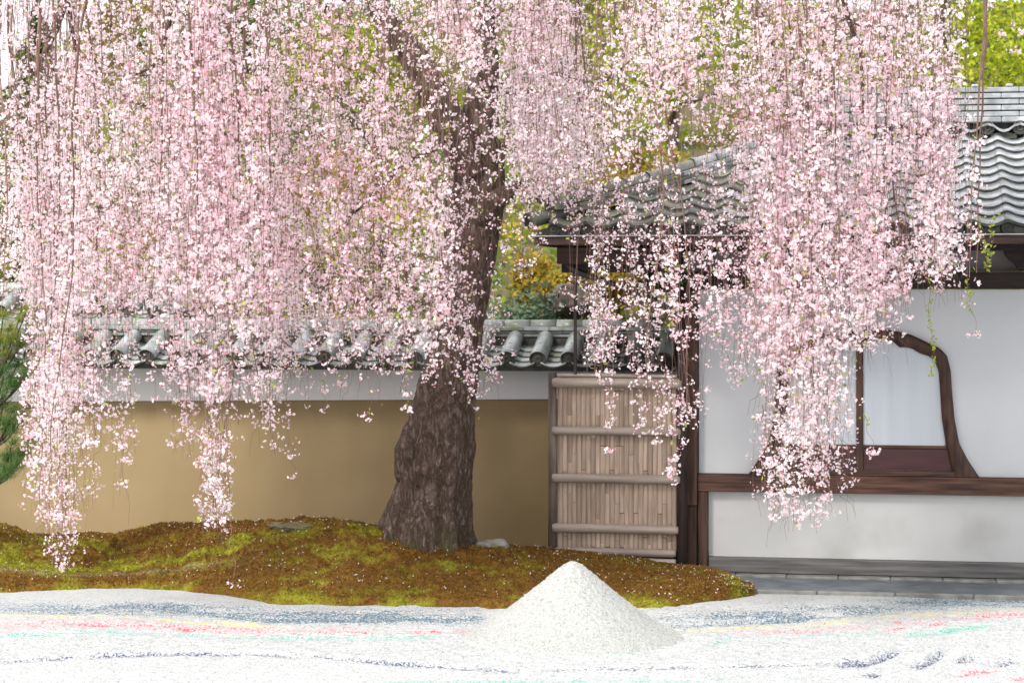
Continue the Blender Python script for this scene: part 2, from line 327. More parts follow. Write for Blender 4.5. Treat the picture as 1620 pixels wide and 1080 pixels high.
wob = (vnoise(P3, 3.0, 5)-.5)*9; brk = vnoise(P3*np.array([1, 3, 1]), 2.2, 9); fine = vnoise(P3*np.array([1, 2, 1]), 14, 4, 2)
for c, s, th, line, gr in streaks:
    lx = [p[0] for p in line]; ly = [p[1] for p in line]
    yy = np.interp(PXg, lx, ly); inside = np.clip(np.minimum(PXg-lx[0], lx[-1]-PXg)/22+.3, 0, 1)
    d = (PYg - yy + wob*min(1, th/8))/th
    w = np.exp(-d*d)*inside*near
    a = (1.45 if c is BLUE or c is NAVY else 1.3)*w*s*np.clip(.45+1.5*(brk-.3), .2, 1.35)*(.55+.9*fine)
    a = np.minimum(a, .82); up = a > amt; tint[up] = c; amt = np.maximum(amt, a)
    gz -= w*gr*(.6 if c is NAVY and gr < .03 else 1)
    gz += np.exp(-(d+1.8)**2)*inside*near*gr*.6
flow = np.interp(PXg, [-200,0,200,350,500,800,1100,1300,1500,1800], [982,966,957,970,979,976,984,968,952,950]); zfl = H*FP/(flow-HOR)
gz += near*np.clip((PYg-950)/8, 0, 1)*.0045*np.sin((Zc-zfl+.03*(wob/9))*2*np.pi/.115)*(.4+brk)
rough_zone = np.clip((PYg-952)/10, 0, 1)*(1-np.clip((PYg-np.interp(PXg, [0,250,500,700,900], [1047,1036,1040,1056,1066]))/5, 0, 1)*(PXg < 800))
gz += near*rough_zone*((fine-.5)*.02 + (vnoise(P3*np.array([.35, 1, 1]), 9, 2)-.5)*.022)
speck = rough_zone*near*.22*np.clip((fine-.35)*3, 0, 1)
up = speck > amt; tint[up] = (.22, .27, .27); amt = np.maximum(amt, speck)
sand = npmesh('raked_gravel', np.stack([gx, gy, gz], 1), gridfaces(len(xs), len(ys))[:, ::1], M['sand'], cols=tint, flt=amt, smooth=True)
tag(sand, kind='structure')

# gravel heap
def heap():
    c = W(906, 1006, H*FP/(1006-HOR)); R = .78; hgt = .515; n, k = 260, 90
    a, r = np.meshgrid(np.linspace(0, 2*np.pi, n, endpoint=False), np.linspace(0, 1, k), indexing='ij')
    prof = np.interp(r, [0, .035, .08, .15, .45, .72, .84, .93, 1], [1.0, .992, .955, .872, .495, .19, .088, .03, -.03])
    x, y = R*r*np.cos(a), R*r*np.sin(a); P = np.stack([x.ravel(), y.ravel(), np.zeros(x.size)], 1)
    z = hgt*prof.ravel() + (vnoise(P, 5, 3)-.5)*.03*r.ravel() + (vnoise(P, 55, 8, 2)-.5)*.018
    V = P + np.stack([0*z, 0*z, z], 1) + np.array([c.x, c.y, 0])
    i, j = np.meshgrid(np.arange(n), np.arange(k-1), indexing='ij')
    F_ = np.stack([i*k+j, i*k+j+1, ((i+1) % n)*k+j+1, ((i+1) % n)*k+j], -1).reshape(-1, 4)
    root = thing('gravel_cone', (c.x, c.y, 0), 'smooth cone of piled white gravel standing on the raked gravel before the moss', 'gravel cone')
    npmesh('gravel_heap', V, F_[:, ::-1], M['cone'], root, smooth=True)
    # loose grains on the surface
    m = 16000; aa = rng.random(m)*2*np.pi; rr = np.sqrt(rng.random(m))*.97
    px_, py_ = R*rr*np.cos(aa), R*rr*np.sin(aa)
    Q = np.stack([px_, py_, 0*px_], 1)
    pz = hgt*np.interp(rr, [0, .035, .08, .15, .45, .72, .84, .93, 1], [1.0, .992, .955, .872, .495, .19, .088, .03, -.03]) + (vnoise(Q, 5, 3)-.5)*.03*rr + (vnoise(Q, 55, 8, 2)-.5)*.018
    C = np.stack([px_+c.x, py_+c.y, pz], 1)
    T = np.array([(1, 0, -.5), (-.5, .87, -.5), (-.5, -.87, -.5), (0, 0, 1)])
    s = (.003+.004*rng.random(m))[:, None, None]; Vt = C[:, None, :] + T[None]*s + rng.normal(0, .001, (m, 4, 3))
    F4 = np.array([(0, 1, 3), (1, 2, 3), (2, 0, 3)]); Fg = (np.arange(m)[:, None, None]*4 + F4[None]).reshape(-1, 3)
    tag(npmesh('gravel_grain', Vt.reshape(-1, 3), Fg, GRAIN, root), kind='stuff')
GRAIN = nmat('loose_gravel_grain', (.24, .24, .215), (.44, .45, .43), 60, .8, 0, band=(.3, .5))
heap()

# ------------------------------------------------------------------ moss mound
front = [(-400,945),(0,938),(100,933),(190,930),(280,933),(350,941),(400,949),(430,955),(500,957),(600,958),(700,960),(780,962),(1000,962),(1060,960),(1110,953),(1150,949),(1183,943),(1195,941)]
_fx = np.arange(-400, 1150, 9); _fn = vnoise(np.stack([_fx/34.0, 0*_fx, 0*_fx], 1), 1.0, 61, 3)
front = [(float(x), float(np.interp(x, *zip(*front))+(q-.5)*4)) for x, q in zip(_fx, _fn)] + [(1150, 949), (1183, 943), (1195, 941)]
crest = [(-400,845),(0,838),(50,850),(110,855),(200,848),(250,838),(330,836),(400,831),(480,826),(560,832),(600,840),(660,856),(760,868),(800,870),(880,875),(950,884),(1000,891),(1060,904),(1120,912),(1160,925),(1185,937),(1195,941)]
def moss_h(px, Z):
    px = np.asarray(px, float); Z = np.asarray(Z, float)
    zf = H*FP/(np.interp(px, *zip(*front))-HOR)
    zc = np.interp(px, [-100, 250, 480, 620, 1000, 1195], [18.9, 18.7, 18.2, 17.9, 17.9, 17.0])
    zc = np.maximum(zc, zf+.02); hc = H-(np.interp(px, *zip(*crest))-HOR)/FP*zc
    hc = np.maximum(hc-.045, .0)
    t = np.clip((Z-zf)/(zc-zf), 0, 1); up = np.sin(t*np.pi/2)**1.2
    back = np.clip((Z-zc)/1.4, 0, 1); back = back*back*(3-2*back)
    u = (px-810)/FP*Z; P = np.stack([u.ravel(), Z.ravel(), 0*Z.ravel()], 1)
    lump = ((vnoise(P, 3.2, 21)-.5)*.12 + (np.abs(vnoise(P, 8, 22, 2)-.5)*-.22+.04) + (vnoise(P, 22, 23, 2)-.5)*.035).reshape(Z.shape)
    edge = np.clip((Z-zf)/.25, 0, 1)
    h = hc*up*(1-back) + .05*back + lump*np.interp(px, [820, 900], [1, .55])*edge*np.clip(.25+t*1.2, 0, 1)*(1-.6*back)
    return np.maximum(h, -.02) + .05*np.clip((Z-zf)/.05, 0, 1)
def moss_color(px, Z):
    u = (px-810)/FP*Z; P = np.stack([u, Z*2.6, 0*Z], 1)
    n1 = vnoise(P, 1.3, 31); n2 = vnoise(P, 5, 32); n3 = vnoise(P, 20, 33, 2)
    zf = H*FP/(np.interp(px, *zip(*front))-HOR); t = np.clip((Z-zf)/(17.9-zf), 0, 1.4)
    green = .33+1.1*(n1-.5)+1.5*(n2-.5)+np.clip((300-px)/1800, -.12, .12)+.35*np.exp(-(t/.14)**2)+.55*np.exp(-((t-1.0)/.17)**2)*(px < 640)
    green += .5*np.exp(-((px-780)/60)**2-((t-.93)/.1)**2) + .5*np.exp(-((px-1165)/22)**2)
    green = np.clip((green-.36)*2.0, 0, 1)[:, None]
    rust = np.array([.115, .052, .012])*(1-n3[:, None]) + np.array([.29, .155, .03])*n3[:, None]
    gr = np.array([.14, .15, .014])*(1-n3[:, None]) + np.array([.42, .40, .035])*n3[:, None]
    c = rust*(1-green) + gr*green
    dry = np.clip(1-np.abs(t-.62-.1*(n1-.5))/.13, 0, 1)*np.clip((430-px)/200, 0, 1)*.55
    c = c*(1-dry[:, None]) + np.array([.36, .33, .18])*dry[:, None]
    dark = np.clip((n3-.62)*4, 0, .6)[:, None]
    return c*(1-dark)+np.array([.06, .035, .012])*dark
pxs = np.linspace(-400, 1194, 600); ts = np.linspace(0, 1, 150)
PXm, TT = np.meshgrid(pxs, ts, indexing='ij')
zf = H*FP/(np.interp(PXm, *zip(*front))-HOR)
Zend = np.where(PXm < 860, 20.2, np.maximum(18.6-(np.clip(PXm-860, 0, 400))/335*1.25, zf+.03))
Zend = np.where(PXm < 860, 20.2, np.interp(PXm, [860, 900, 1080, 1120, 1195], [19.4, 18.9, 18.5, 18.1, 17.35]))
ZZ = zf + (Zend-zf)*TT
Hm = moss_h(PXm, ZZ)
um = (PXm-810)/FP*ZZ
V = np.stack([(-SY*ZZ+CY*um).ravel(), (CY*ZZ+SY*um).ravel(), Hm.ravel()], 1)
tag(npmesh('moss_mound', V, gridfaces(*PXm.shape), M['moss'], cols=moss_color(PXm.ravel(), ZZ.ravel()), smooth=True), kind='structure')
def scatter_moss(n):
    px = rng.uniform(-60, 1192, n); f = H*FP/(np.interp(px, *zip(*front))-HOR)
    zc = np.where(px < 1000, np.interp(px, [0, 500, 700], [19.2, 18.7, 18.5]), 18.3-(px-1000)/195*.9); return px, f + (zc-f)*rng.random(n)
n = 130000; px, Z = scatter_moss(n); h = moss_h(px, Z); u = (px-810)/FP*Z
C = np.stack([-SY*Z+CY*u, CY*Z+SY*u, h-.004], 1); col = moss_color(px, Z)*rng.uniform(.6, 1.5, (n, 1))
a = rng.random(n)*2*np.pi; wv = np.stack([np.cos(a), np.sin(a), 0*a], 1)*(.0035+.004*rng.random(n))[:, None]
tip = C + np.stack([rng.normal(0, .008, n), rng.normal(0, .008, n), .007+.014*rng.random(n)], 1)
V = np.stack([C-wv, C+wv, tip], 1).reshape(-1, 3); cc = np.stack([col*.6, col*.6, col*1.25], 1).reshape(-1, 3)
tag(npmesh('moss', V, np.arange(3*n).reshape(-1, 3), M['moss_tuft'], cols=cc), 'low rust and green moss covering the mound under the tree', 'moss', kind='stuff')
n = 2100; px, Z = scatter_moss(n); keep = rng.random(n) < .45+.5*vnoise(np.stack([px/200, Z, 0*Z], 1), 2, 3); px, Z = px[keep], Z[keep]; n = len(px)
h = moss_h(px, Z)+.02; u = (px-810)/FP*Z; C = np.stack([-SY*Z+CY*u, CY*Z+SY*u, h], 1)
s = (.0045+.0065*rng.random(n)**2)[:, None]; A = rng.normal(0, 1, (n, 3)); A /= np.linalg.norm(A, axis=1)[:, None]; B = np.cross(A, rng.normal(0, 1, (n, 3))); B /= np.linalg.norm(B, axis=1)[:, None]
V = np.stack([C-A*s, C-B*s*.7, C+A*s, C+B*s*.7], 1).reshape(-1, 3)
tag(npmesh('fallen_petals', V, np.arange(4*n).reshape(-1, 4), M['petal'], cols=np.tile((.86, .78, .80), (4*n, 1))), 'pale fallen cherry petals scattered over the moss', 'petals', kind='stuff')

def rock(name, c, size, label, mat, seed):
    n, k = 48, 26; a, b_ = np.meshgrid(np.linspace(0, 2*np.pi, n, endpoint=False), np.linspace(0, np.pi, k), indexing='ij')
    D = np.stack([np.cos(a)*np.sin(b_), np.sin(a)*np.sin(b_), np.cos(b_)], -1).reshape(-1, 3)
    r = 1 + (vnoise(D+5, 1.6, seed)-.5)*.8 + (vnoise(D+5, 6, seed+1)-.5)*.25
    V = D*r[:, None]*np.array(size)+np.array(c); i, j = np.meshgrid(np.arange(n), np.arange(k-1), indexing='ij')
    F_ = np.stack([i*k+j, i*k+j+1, ((i+1) % n)*k+j+1, ((i+1) % n)*k+j], -1).reshape(-1, 4)
    o = npmesh(name, V-np.array(c), F_, mat); o.location = c
    return tag(o, label, 'rock')
def on_moss(px, Z, dz): return CW((px-810)/FP*Z, Z, float(moss_h(np.array([px*1.]), np.array([Z*1.]))[0])+dz)
M['flat_stone'] = nmat('mossy_brown_stone', (.10, .085, .06), (.20, .175, .13), 12, .9, .7, 40, c3=(.12, .11, .03), s3=6, t3=(.45, .6))
rock('rock', on_moss(778, 17.8, .01), (.14, .12, .07), 'small rough pale stone on the moss at the right foot of the cherry trunk', M['stone'], 3)
rock('rock', on_moss(468, 18.1, -.004), (.24, .20, .03), 'flat brownish stone sunk in the moss crest left of the cherry trunk', M['flat_stone'], 6)

# ------------------------------------------------------------------ tiles shared by roofs
def round_tile_mesh(L, r, name, mat, flare=1.06):
    """half-round cover tile, axis along -y downwards from origin, z up"""
    n = 14; vs = []; fs = []
    for k, (y, rr) in enumerate([(0, r*.92), (-.02, r), (-L+.01, r*flare), (-L, r*flare*.97)]):
        for i in range(n+1):
            a = math.pi*(1.0-i/n)*1.12-math.pi*.06; vs.append((rr*math.cos(a), y, rr*math.sin(a)))
    for k in range(3):
        for i in range(n): p = k*(n+1)+i; fs.append((p, p+1, p+n+2, p+n+1))
    b = MB(); b.add(vs, fs); me = b.mesh(name, mat, True); return me
def pan_tile_mesh(w, L, name, mat, sag=.035, thick=.016, prof=None):
    """pan tile, spans x 0..w, y 0..-L (down slope end at -L)"""
    n = 12; vs = []; fs = []
    for dz in (0, -thick):
        for y in (0, -L):
            for i in range(n+1):
                t = i/n; z = prof(t) if prof else -sag*math.sin(math.pi*t); vs.append((t*w, y, z+dz))
    m = n+1
    for i in range(n):
        fs += [(i, m+i, m+i+1, i+1), (2*m+i, 2*m+i+1, 3*m+i+1, 3*m+i), (m+i, 3*m+i, 3*m+i+1, m+i+1), (i, i+1, 2*m+i+1, 2*m+i)]
    fs += [(0, 2*m, 3*m, m), (n, m+n, 3*m+n, 2*m+n)]
    b = MB(); b.add(vs, fs); me = b.mesh(name, mat, False); me.materials.append(M['tile_dark'])
    me.polygons.foreach_set('material_index', [1 if (k % 4 == 2 and k < 4*n) else 0 for k in range(len(me.polygons))])
    me.polygons.foreach_set('use_smooth', [len(set(abs(p.normal.y) > .9 for _ in (0,))) and abs(p.normal.y) < .9 for p in me.polygons]); return me
def disc_mesh(r, name, mat, depth=.02, swirl=True):
    b = MB(); n = 20
    def ring(rr, y): return [(rr*math.cos(2*math.pi*i/n), y, rr*math.sin(2*math.pi*i/n)) for i in range(n)]
    rs = [(r, depth), (r, -.004), (r*.84, -.008), (r*.80, .006)] + ([(r*.5, .006), (r*.46, -.003), (r*.2, -.003), (r*.15, .005)] if swirl else [])
    vs = []; fs = []
    for q in rs: vs += ring(*q)
    for k in range(len(rs)-1): fs += [(k*n+i, k*n+(i+1) % n, (k+1)*n+(i+1) % n, (k+1)*n+i) for i in range(n)]
    fs.append(tuple(range((len(rs)-1)*n, len(rs)*n))); b.add(vs, fs); return b.mesh(name, mat, False)

# ------------------------------------------------------------------ garden wall with tiled coping
def coped_wall(Yw, x0, x1, ztop, label, zbase=-.05, band=True, first_x=None, L=.50, slope=21, coping_z=1.93, back=False):
    sp = .272; w = thing('garden_wall', ((x0+x1)/2, Yw, 0), label, 'wall')
    if band:
        zl, zr = 1.345, 1.435
        MB().add([(x0, Yw, zbase), (x1, Yw, zbase), (x1, Yw, zr), (x0, Yw, zl), (x0, Yw+.3, zbase), (x1, Yw+.3, zbase), (x1, Yw+.3, zr), (x0, Yw+.3, zl)],
                 [(0, 1, 2, 3), (5, 4, 7, 6), (3, 2, 6, 7), (0, 3, 7, 4), (1, 5, 6, 2)]).build('plaster_wall', M['ochre'], w)
        yb = Yw-.035
        MB().add([(x0, yb, zl), (x1, yb, zr), (x1, yb, coping_z-.12), (x0, yb, coping_z-.12), (x0, Yw+.3, zl), (x1, Yw+.3, zr), (x1, Yw+.3, coping_z-.12), (x0, Yw+.3, coping_z-.12)],
                 [(0, 1, 2, 3), (5, 4, 7, 6), (3, 2, 6, 7), (0, 4, 5, 1), (0, 3, 7, 4), (1, 5, 6, 2)]).build('white_band', M['band'], w)
    else:
        MB().box(x0, x1, Yw, Yw+.3, zbase, coping_z-.12).build('plaster_wall', M['ochre'], w)
    sl = math.radians(slope); rad = .072
    rt = round_tile_mesh(L, rad, 'round_tile', M['cope']); dm = disc_mesh(rad*1.05, 'tile_end', M['tile_dark'])
    pan = pan_tile_mesh(sp-.05, .16, 'pan_tile', M['cope'], sag=.032)
    holeb = MB(); holeb.tube([(0, -L*.62, rad*1.03), (0, -L*.62, rad*1.08)], .006, 6); nail = holeb.mesh('nail', M['tile_dark'])
    dirv = Vector((0, -math.cos(sl), -math.sin(sl))); top = Vector((0, Yw+.02, coping_z+.03))
    nx = int((x1-x0)/sp)
    for i in range(nx+1):
        x = x0 + .1 + i*sp
        if x > x1-.05: break
        o = link('round_tile', rt, w, (x, top.y, top.z), (sl, 0, 0))
        e = top + dirv*(L-.005); d = link('tile_end', dm, w, (x, e.y, e.z+.004), (sl*.3, 0, 0))
        link('nail', nail, w, (x, top.y, top.z), (sl, 0, 0))
        if x+sp < x1:
            for k in range(4):
                p = top + dirv*(.02+k*.115) + Vector((0, 0, .0))
                link('pan_tile', pan, w, (x+.025, p.y, p.z-.035), (sl-math.radians(5), 0, 0))
    # eave board under the tiles and underlay
    e = top+dirv*(L-.06)
    MB().box(x0, x1, e.y, e.y+.05, e.z-.125, e.z-.075).build('eave_board', M['tile_dark'], w)
    MB().add([(x0, e.y+.01, e.z-.074), (x1, e.y+.01, e.z-.074), (x1, top.y, top.z-.075), (x0, top.y, top.z-.075), (x0, e.y+.01, e.z-.10), (x1, e.y+.01, e.z-.10), (x1, top.y, top.z-.105), (x0, top.y, top.z-.105)],
             [(0, 1, 2, 3), (5, 4, 7, 6), (0, 4, 5, 1), (2, 6, 7, 3)]).build('underlay', M['tile_dark'], w)
    # back slope
    MB().add([(x0, Yw+.26, top.z+.05), (x1, Yw+.26, top.z+.05), (x1, Yw+.75, top.z-.14), (x0, Yw+.75, top.z-.14), (x0, Yw+.26, top.z), (x1, Yw+.26, top.z), (x1, Yw+.75, top.z-.19), (x0, Yw+.75, top.z-.19)],
             [(0, 1, 2, 3), (4, 7, 6, 5), (3, 2, 6, 7), (0, 4, 5, 1)]).build('back_roof_slope', M['cope'], w)
    # ridge courses, each tile its own piece
    z = coping_z+.035
    MB().box(x0, x1, Yw+.03, Yw+.27, z-.09, z).build('ridge_core', M['tile_dark'], w)
    TL = .232
    for k, (hh, yo) in enumerate([(.028, .012), (.028, .022), (.036, -.012)]):
        me = MB().box(.0015, TL-.0015, 0, .30-2*yo, 0, hh-.004, .004).mesh('ridge_tile', M['cope'])
        x = x0+(k % 2)*TL*.5
        while x+TL < x1: link('ridge_tile', me, w, (x, Yw+yo, z+random.uniform(-.001, .001))); x += TL
        z += hh
    b = MB(); n = 12; r0 = .058
    vs = []
    for xx, q in ((.001, r0), (.226, r0), (.226, r0), (.231, r0)):
        for i in range(n+1): a = math.pi*i/n; vs.append((xx, -q*math.cos(a)*1.1, q*math.sin(a)))
    fs = [(k*(n+1)+i, k*(n+1)+i+1, (k+1)*(n+1)+i+1, (k+1)*(n+1)+i) for k in (0,) for i in range(n)] + [tuple(range(n+1))[::-1], tuple(range(n+1, 2*(n+1)))]
    b.add(vs[:2*(n+1)], fs); me = b.mesh('ridge_cap', M['cope'], True); x = x0+.05
    while x+TL < x1: link('ridge_cap', me, w, (x, Yw+.15, z+random.uniform(-.0015, .0015)), (0, 0, 0)); x += TL
    return w
Yw = 19.3
xr = PY(1085, 500, Yw).x; xl = PY(-70, 500, Yw).x
coped_wall(Yw, xl, xr, 2.1, 'long ochre plaster wall with white band and grey tile coping behind the cherry tree')
# higher roofed wall standing behind, at the left
coped_wall(21.6, PY(-70, 480, 21.6).x, PY(335, 480, 21.6).x, 2.6, 'second tiled wall with brown face rising behind the ochre wall at far left', band=False, coping_z=2.27, L=.40)

# ------------------------------------------------------------------ temple hall
YB = 18.385
def bx(px): return PY(px, 455, YB).x
def bz(py, px=1360): return PY(px, py, YB).z
hall = thing('temple_hall', (bx(1100), YB, 0), 'low white plastered temple hall with dark timbers, bell shaped window and grey tiled roof', 'temple hall')
x_l, x_r = bx(1106), bx(1900)
def hb(name, x0, x1, y0, y1, z0, z1, mat, bev=.004, parent=None): return MB().box(x0, x1, y0, y1, z0, z1, bev).build(name, M[mat], parent or hall)
hb('upper_plaster_wall', x_l, x_r, YB, YB+.12, .862, 2.385, 'white', 0)
hb('lower_plaster_wall', bx(1121), x_r, YB+.02, YB+.14, .172, .712, 'white_low', 0)
hb('gable_wall', x_l-.1, x_l-.004, YB+.13, YB+4.5, .1, 2.75, 'white', 0)
hb('sill_beam', bx(1104)+.002, x_r, YB-.06, YB+.1, .715, .859, 'wood')
hb('head_beam', bx(1086), x_r, YB-.07, YB+.1, 2.388, 2.53, 'wood_dark')
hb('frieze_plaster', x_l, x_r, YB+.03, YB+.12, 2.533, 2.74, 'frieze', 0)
hb('eave_purlin', bx(1010), x_r, YB-.16, YB-.04, 2.70, 2.80, 'wood_dark')
hb('corner_post', bx(1086), bx(1104), YB-.10, YB+.06, .60, 2.386, 'wood_v', .006)
hb('corner_post_foot', bx(1088), bx(1103), YB-.07, YB+.05, .045, .597, 'wood_v', .006)
hb('plinth_post', bx(1105), bx(1120), YB-.055, YB+.06, .045, .712, 'wood_v', .005)
hb('ground_sill', bx(1122), x_r, YB-.045, YB+.1, .046, .17, 'wood_grey', .006)
for i in range(14):
    xx = bx(1085)+i*.42
    if xx > x_r-.5: break
    hb('foundation_stone', xx, xx+.417, YB-.16+random.uniform(-.004, .004), YB+.1, -.05, .042+random.uniform(-.002, .002), 'kerb', .008)
# bell-shaped window
WC = 1367
outer = [(0,513),(4,517),(12,521),(31,520),(55,524),(75,529),(103,542),(119,549),(131,561),(137,584),(139,616),(143,660),(150,697),(163,723),(182,751)]
inner = [(0,541),(8,543),(20,540),(34,538),(48,541),(55,549),(62,548.5),(75,550),(88,558),(98,561),(106,564),(112,571),(118,586),(120,616),(123,662),(130,703),(141,751)]
def curve(pts, n=46):
    P = np.array(pts, float); s = np.r_[0, np.cumsum(np.hypot(*np.diff(P, axis=0).T))]; t = np.linspace(0, s[-1], n)
    return list(zip(np.interp(t, s, P[:, 0]), np.interp(t, s, P[:, 1])))
zoff = lambda py, px: PY(px, py, YB).z
def wpt(dx, py): return (bx(WC+dx), bz(py))
of, inf = curve(outer), curve(inner)
full_o = [wpt(-d, y) for d, y in of[::-1]] + [wpt(d, y) for d, y in of[1:]]
full_i = [wpt(-d, y) for d, y in inf[::-1]] + [wpt(d, y) for d, y in inf[1:]]
full_o = [(x, max(z, .8605)) for x, z in full_o]; full_i = [(x, max(z, .8605)) for x, z in full_i]
b = MB(); n = len(full_o); y0, y1 = YB-.055, YB+.02
mid = [((a[0]+c[0])/2, (a[1]+c[1])/2) for a, c in zip(full_o, full_i)]
rows = [[(x, y1, z) for x, z in full_o], [(x, y0+.012, z) for x, z in full_o], [(x*.88+m[0]*.12, y0, z*.88+m[1]*.12) for (x, z), m in zip(full_o, mid)],
        [(m[0], y0-.006, m[1]) for m in mid], [(x*.75+m[0]*.25, y0+.004, z*.75+m[1]*.25) for (x, z), m in zip(full_i, mid)], [(x, y0+.02, z) for x, z in full_i], [(x, y1, z) for x, z in full_i]]
vs = [p for r in rows for p in r]; fs = [(k*n+i, k*n+i+1, (k+1)*n+i+1, (k+1)*n+i) for k in range(len(rows)-1) for i in range(n-1)]
b.add(vs, fs); window = b.build('window', nmat('window_frame_timber', (.022, .010, .008), (.085, .040, .025), 4, .5, .3, 12, stretch=(7, 5, 1.2), dist=.006), hall, True)
zp = bz(703)
def panel(name, xa, xb, z0, z1, y, mat, clip=True):
    pts = [(x, z) for x, z in full_i if xa <= x <= xb]
    mx_ = [((x+mm[0])/2, (z+mm[1])/2) for (x, z), mm in zip(full_i, mid)]
    pts = [(min(max(x, xa), xb), min(max(z, z0), z1)) for x, z in mx_ if xa-.3 <= x <= xb+.3]
    top = [p for p in pts]; poly = [(xb, z0), (xa, z0)]
    poly = poly + [p for p in top]
    out = []
    for p in poly:
        if not out or (abs(p[0]-out[-1][0])+abs(p[1]-out[-1][1]) > 1e-4): out.append(p)
    return MB().prism(out[::-1], y, y+.012).build(name, M[mat], window)
xm0, xm1 = bx(1354.5), bx(1366)
panel('paper_screen', bx(WC-128), xm0, zp, 9, YB-.016, 'paper'); panel('paper_screen', xm1, bx(WC+128), zp, 9, YB-.016, 'paper')
hb('mullion', xm0, xm1, YB-.036, YB-.002, .862, bz(545), 'wood_v', .003, window)
zr1, zr0 = bz(703), bz(708)
hb('screen_rail', bx(WC-134), xm0-.002, YB-.030, YB-.002, zr0, zr1, 'wood', .002, window); hb('screen_rail', xm1+.002, bx(WC+134), YB-.030, YB-.002, zr0, zr1, 'wood', .002, window)
hb('lower_panel', bx(WC-139), xm0-.002, YB-.022, YB-.002, bz(742), zr0-.002, 'wood_red', .002, window); hb('lower_panel', xm1+.002, bx(WC+139), YB-.022, YB-.002, bz(742), zr0-.002, 'wood_red', .002, window)
hb('window_sill', bx(WC-147), bx(WC+147), YB-.045, YB-.002, .862, bz(743), 'wood', .003, window)
# roof
XE, YE, ZE = PY(850, 360, 17.40).x, 17.40, PY(1600, 362, 17.40).z
RUN, RISE = 2.0, .80; SLP = math.atan2(RISE, RUN); TW = .272; XR = bx(1900)
def prof(t): return float(np.interp(t, [0, .08, .18, .35, .55, .75, .9, 1], [.028, .036, .030, .008, -.006, -.002, .012, .027]))
tl = .235; tm = pan_tile_mesh(TW, tl, 'roof_tile', M['tile'], thick=.024, prof=prof); tmo = pan_tile_mesh(TW, tl, 'roof_tile', M['tile_old'], thick=.024, prof=prof)
NR = 11; step = math.hypot(RUN, RISE)/NR
edm = disc_mesh(.052, 'eave_disc', M['tile_dark']); 
x = XE+.10; 
while x < XR-TW:
    for r in range(NR):
        d = (r+1)*step; y = YE+d*math.cos(SLP); z = ZE+d*math.sin(SLP)
        if x+TW*.5 < XE+(y-YE)-.02: continue
        mossy = (x < XE+1.55 + random.uniform(-.2, .2))
        link('roof_tile', tmo if mossy else tm, hall, (x, y, z+.034), (SLP-math.radians(6), 0, random.uniform(-.006, .006)))
    link('eave_disc', edm, hall, (x+.03, YE+.0, ZE+.012), (0, 0, 0))
    fp = MB().prism([(x+.075, ZE+.028), (x+.13, ZE+.012), (x+.2, ZE+.008), (x+TW-.03, ZE+.03), (x+TW-.03, ZE-.03), (x+.075, ZE-.03)][::-1], YE+.008, YE+.03)
    fp.build('eave_tile_lip', M['tile_dark'], hall)
    x += TW
def slab(name, pts, th, mat):
    pts = [Vector(p) for p in pts]; n = len(pts); lo = [p-Vector((0, 0, th)) for p in pts]
    return MB().add(pts+lo, [tuple(range(n)), tuple(range(2*n-1, n-1, -1))]+[(i, i+n, (i+1) % n+n, (i+1) % n) for i in range(n)]).build(name, M[mat], hall)
zr = ZE+RISE; XH = XE+RUN
slab('roof_deck', [(XE+.02, YE+.03, ZE-.012), (XR, YE+.03, ZE-.012), (XR, YE+RUN, zr-.02), (XH, YE+RUN, zr-.02)], .03, 'tile_dark')
slab('side_roof_slope', [(XE, YE+2*RUN+.0, ZE), (XE, YE+.0, ZE), (XH, YE+RUN, zr), (XH, YE+RUN+.1, zr)], .04, 'tile_old')
slab('back_roof_slope', [(XE, YE+2*RUN+.1, ZE), (XH, YE+RUN+.1, zr), (XR, YE+RUN+.1, zr), (XR, YE+2*RUN+.1, ZE)], .04, 'tile')
# eave woodwork
hb('eave_metal_trim', XE-.03, XR, YE-.035, YE-.003, ZE-.046, ZE-.036, 'flash', 0)
hb('eave_fascia', XE-.02, XR, YE-.02, YE+.03, ZE-.115, ZE-.047, 'eave', .004)
hb('side_fascia', XE-.02, XE+.03, YE+.032, YE+3.9, ZE-.115, ZE-.047, 'wood_dark', .004)
slab('soffit', [(XE+.03, YE+.03, ZE-.06), (XR, YE+.03, ZE-.06), (XR, YB+.1, ZE+.03), (XE+1.05, YB+.1, ZE+.03)], .02, 'eave')
slab('side_soffit', [(XE+.03, YE+.04, ZE-.06), (XE+1.05, YB+.1, ZE+.03), (XE+1.05, YE+3.9, ZE+.03), (XE+.03, YE+3.9, ZE-.06)], .02, 'wood')
rf = MB().add([(0, 0, 0), (.045, 0, 0), (.045, 0, .05), (0, 0, .05), (0, 1.0, .09), (.045, 1.0, .09), (.045, 1.0, .14), (0, 1.0, .14)],
              [(0, 1, 2, 3), (5, 4, 7, 6), (0, 4, 5, 1), (1, 5, 6, 2), (3, 2, 6, 7), (0, 3, 7, 4)]).mesh('rafter', M['wood_dark'])
x = XE+.9
while x < XR-.2: link('rafter', rf, hall, (x, YE+.06, ZE-.135)); x += .30
# left end of the eave: dark end boards, beam and strut
hb('corner_beam', XE+.12, bx(1090), YB-.75, YB-.63, ZE-.26, ZE-.125, 'eave', .006)
slab('end_board', [(XE+.14, YB-.62, ZE-.13), (XE+1.05, YB-.62, ZE-.13), (XE+1.05, YB+.2, ZE-.10), (XE+.14, YB+.2, ZE-.10)], .20, 'wood_dark')
MB().box(bx(1478), bx(1500), YB-.12, YB+.03, 2.60, 2.70, .004).build('bracket', M['wood_dark'], hall)
cb = MB().prism([(bx(a), bz(c)) for a, c in [(1588,402),(1596,412),(1604,416),(1608,424),(1620,428),(1640,432),(1660,432),(1660,385),(1588,385)]][::-1], YB-.13, YB-.03); cb.build('bracket', M['wood_dark'], hall)
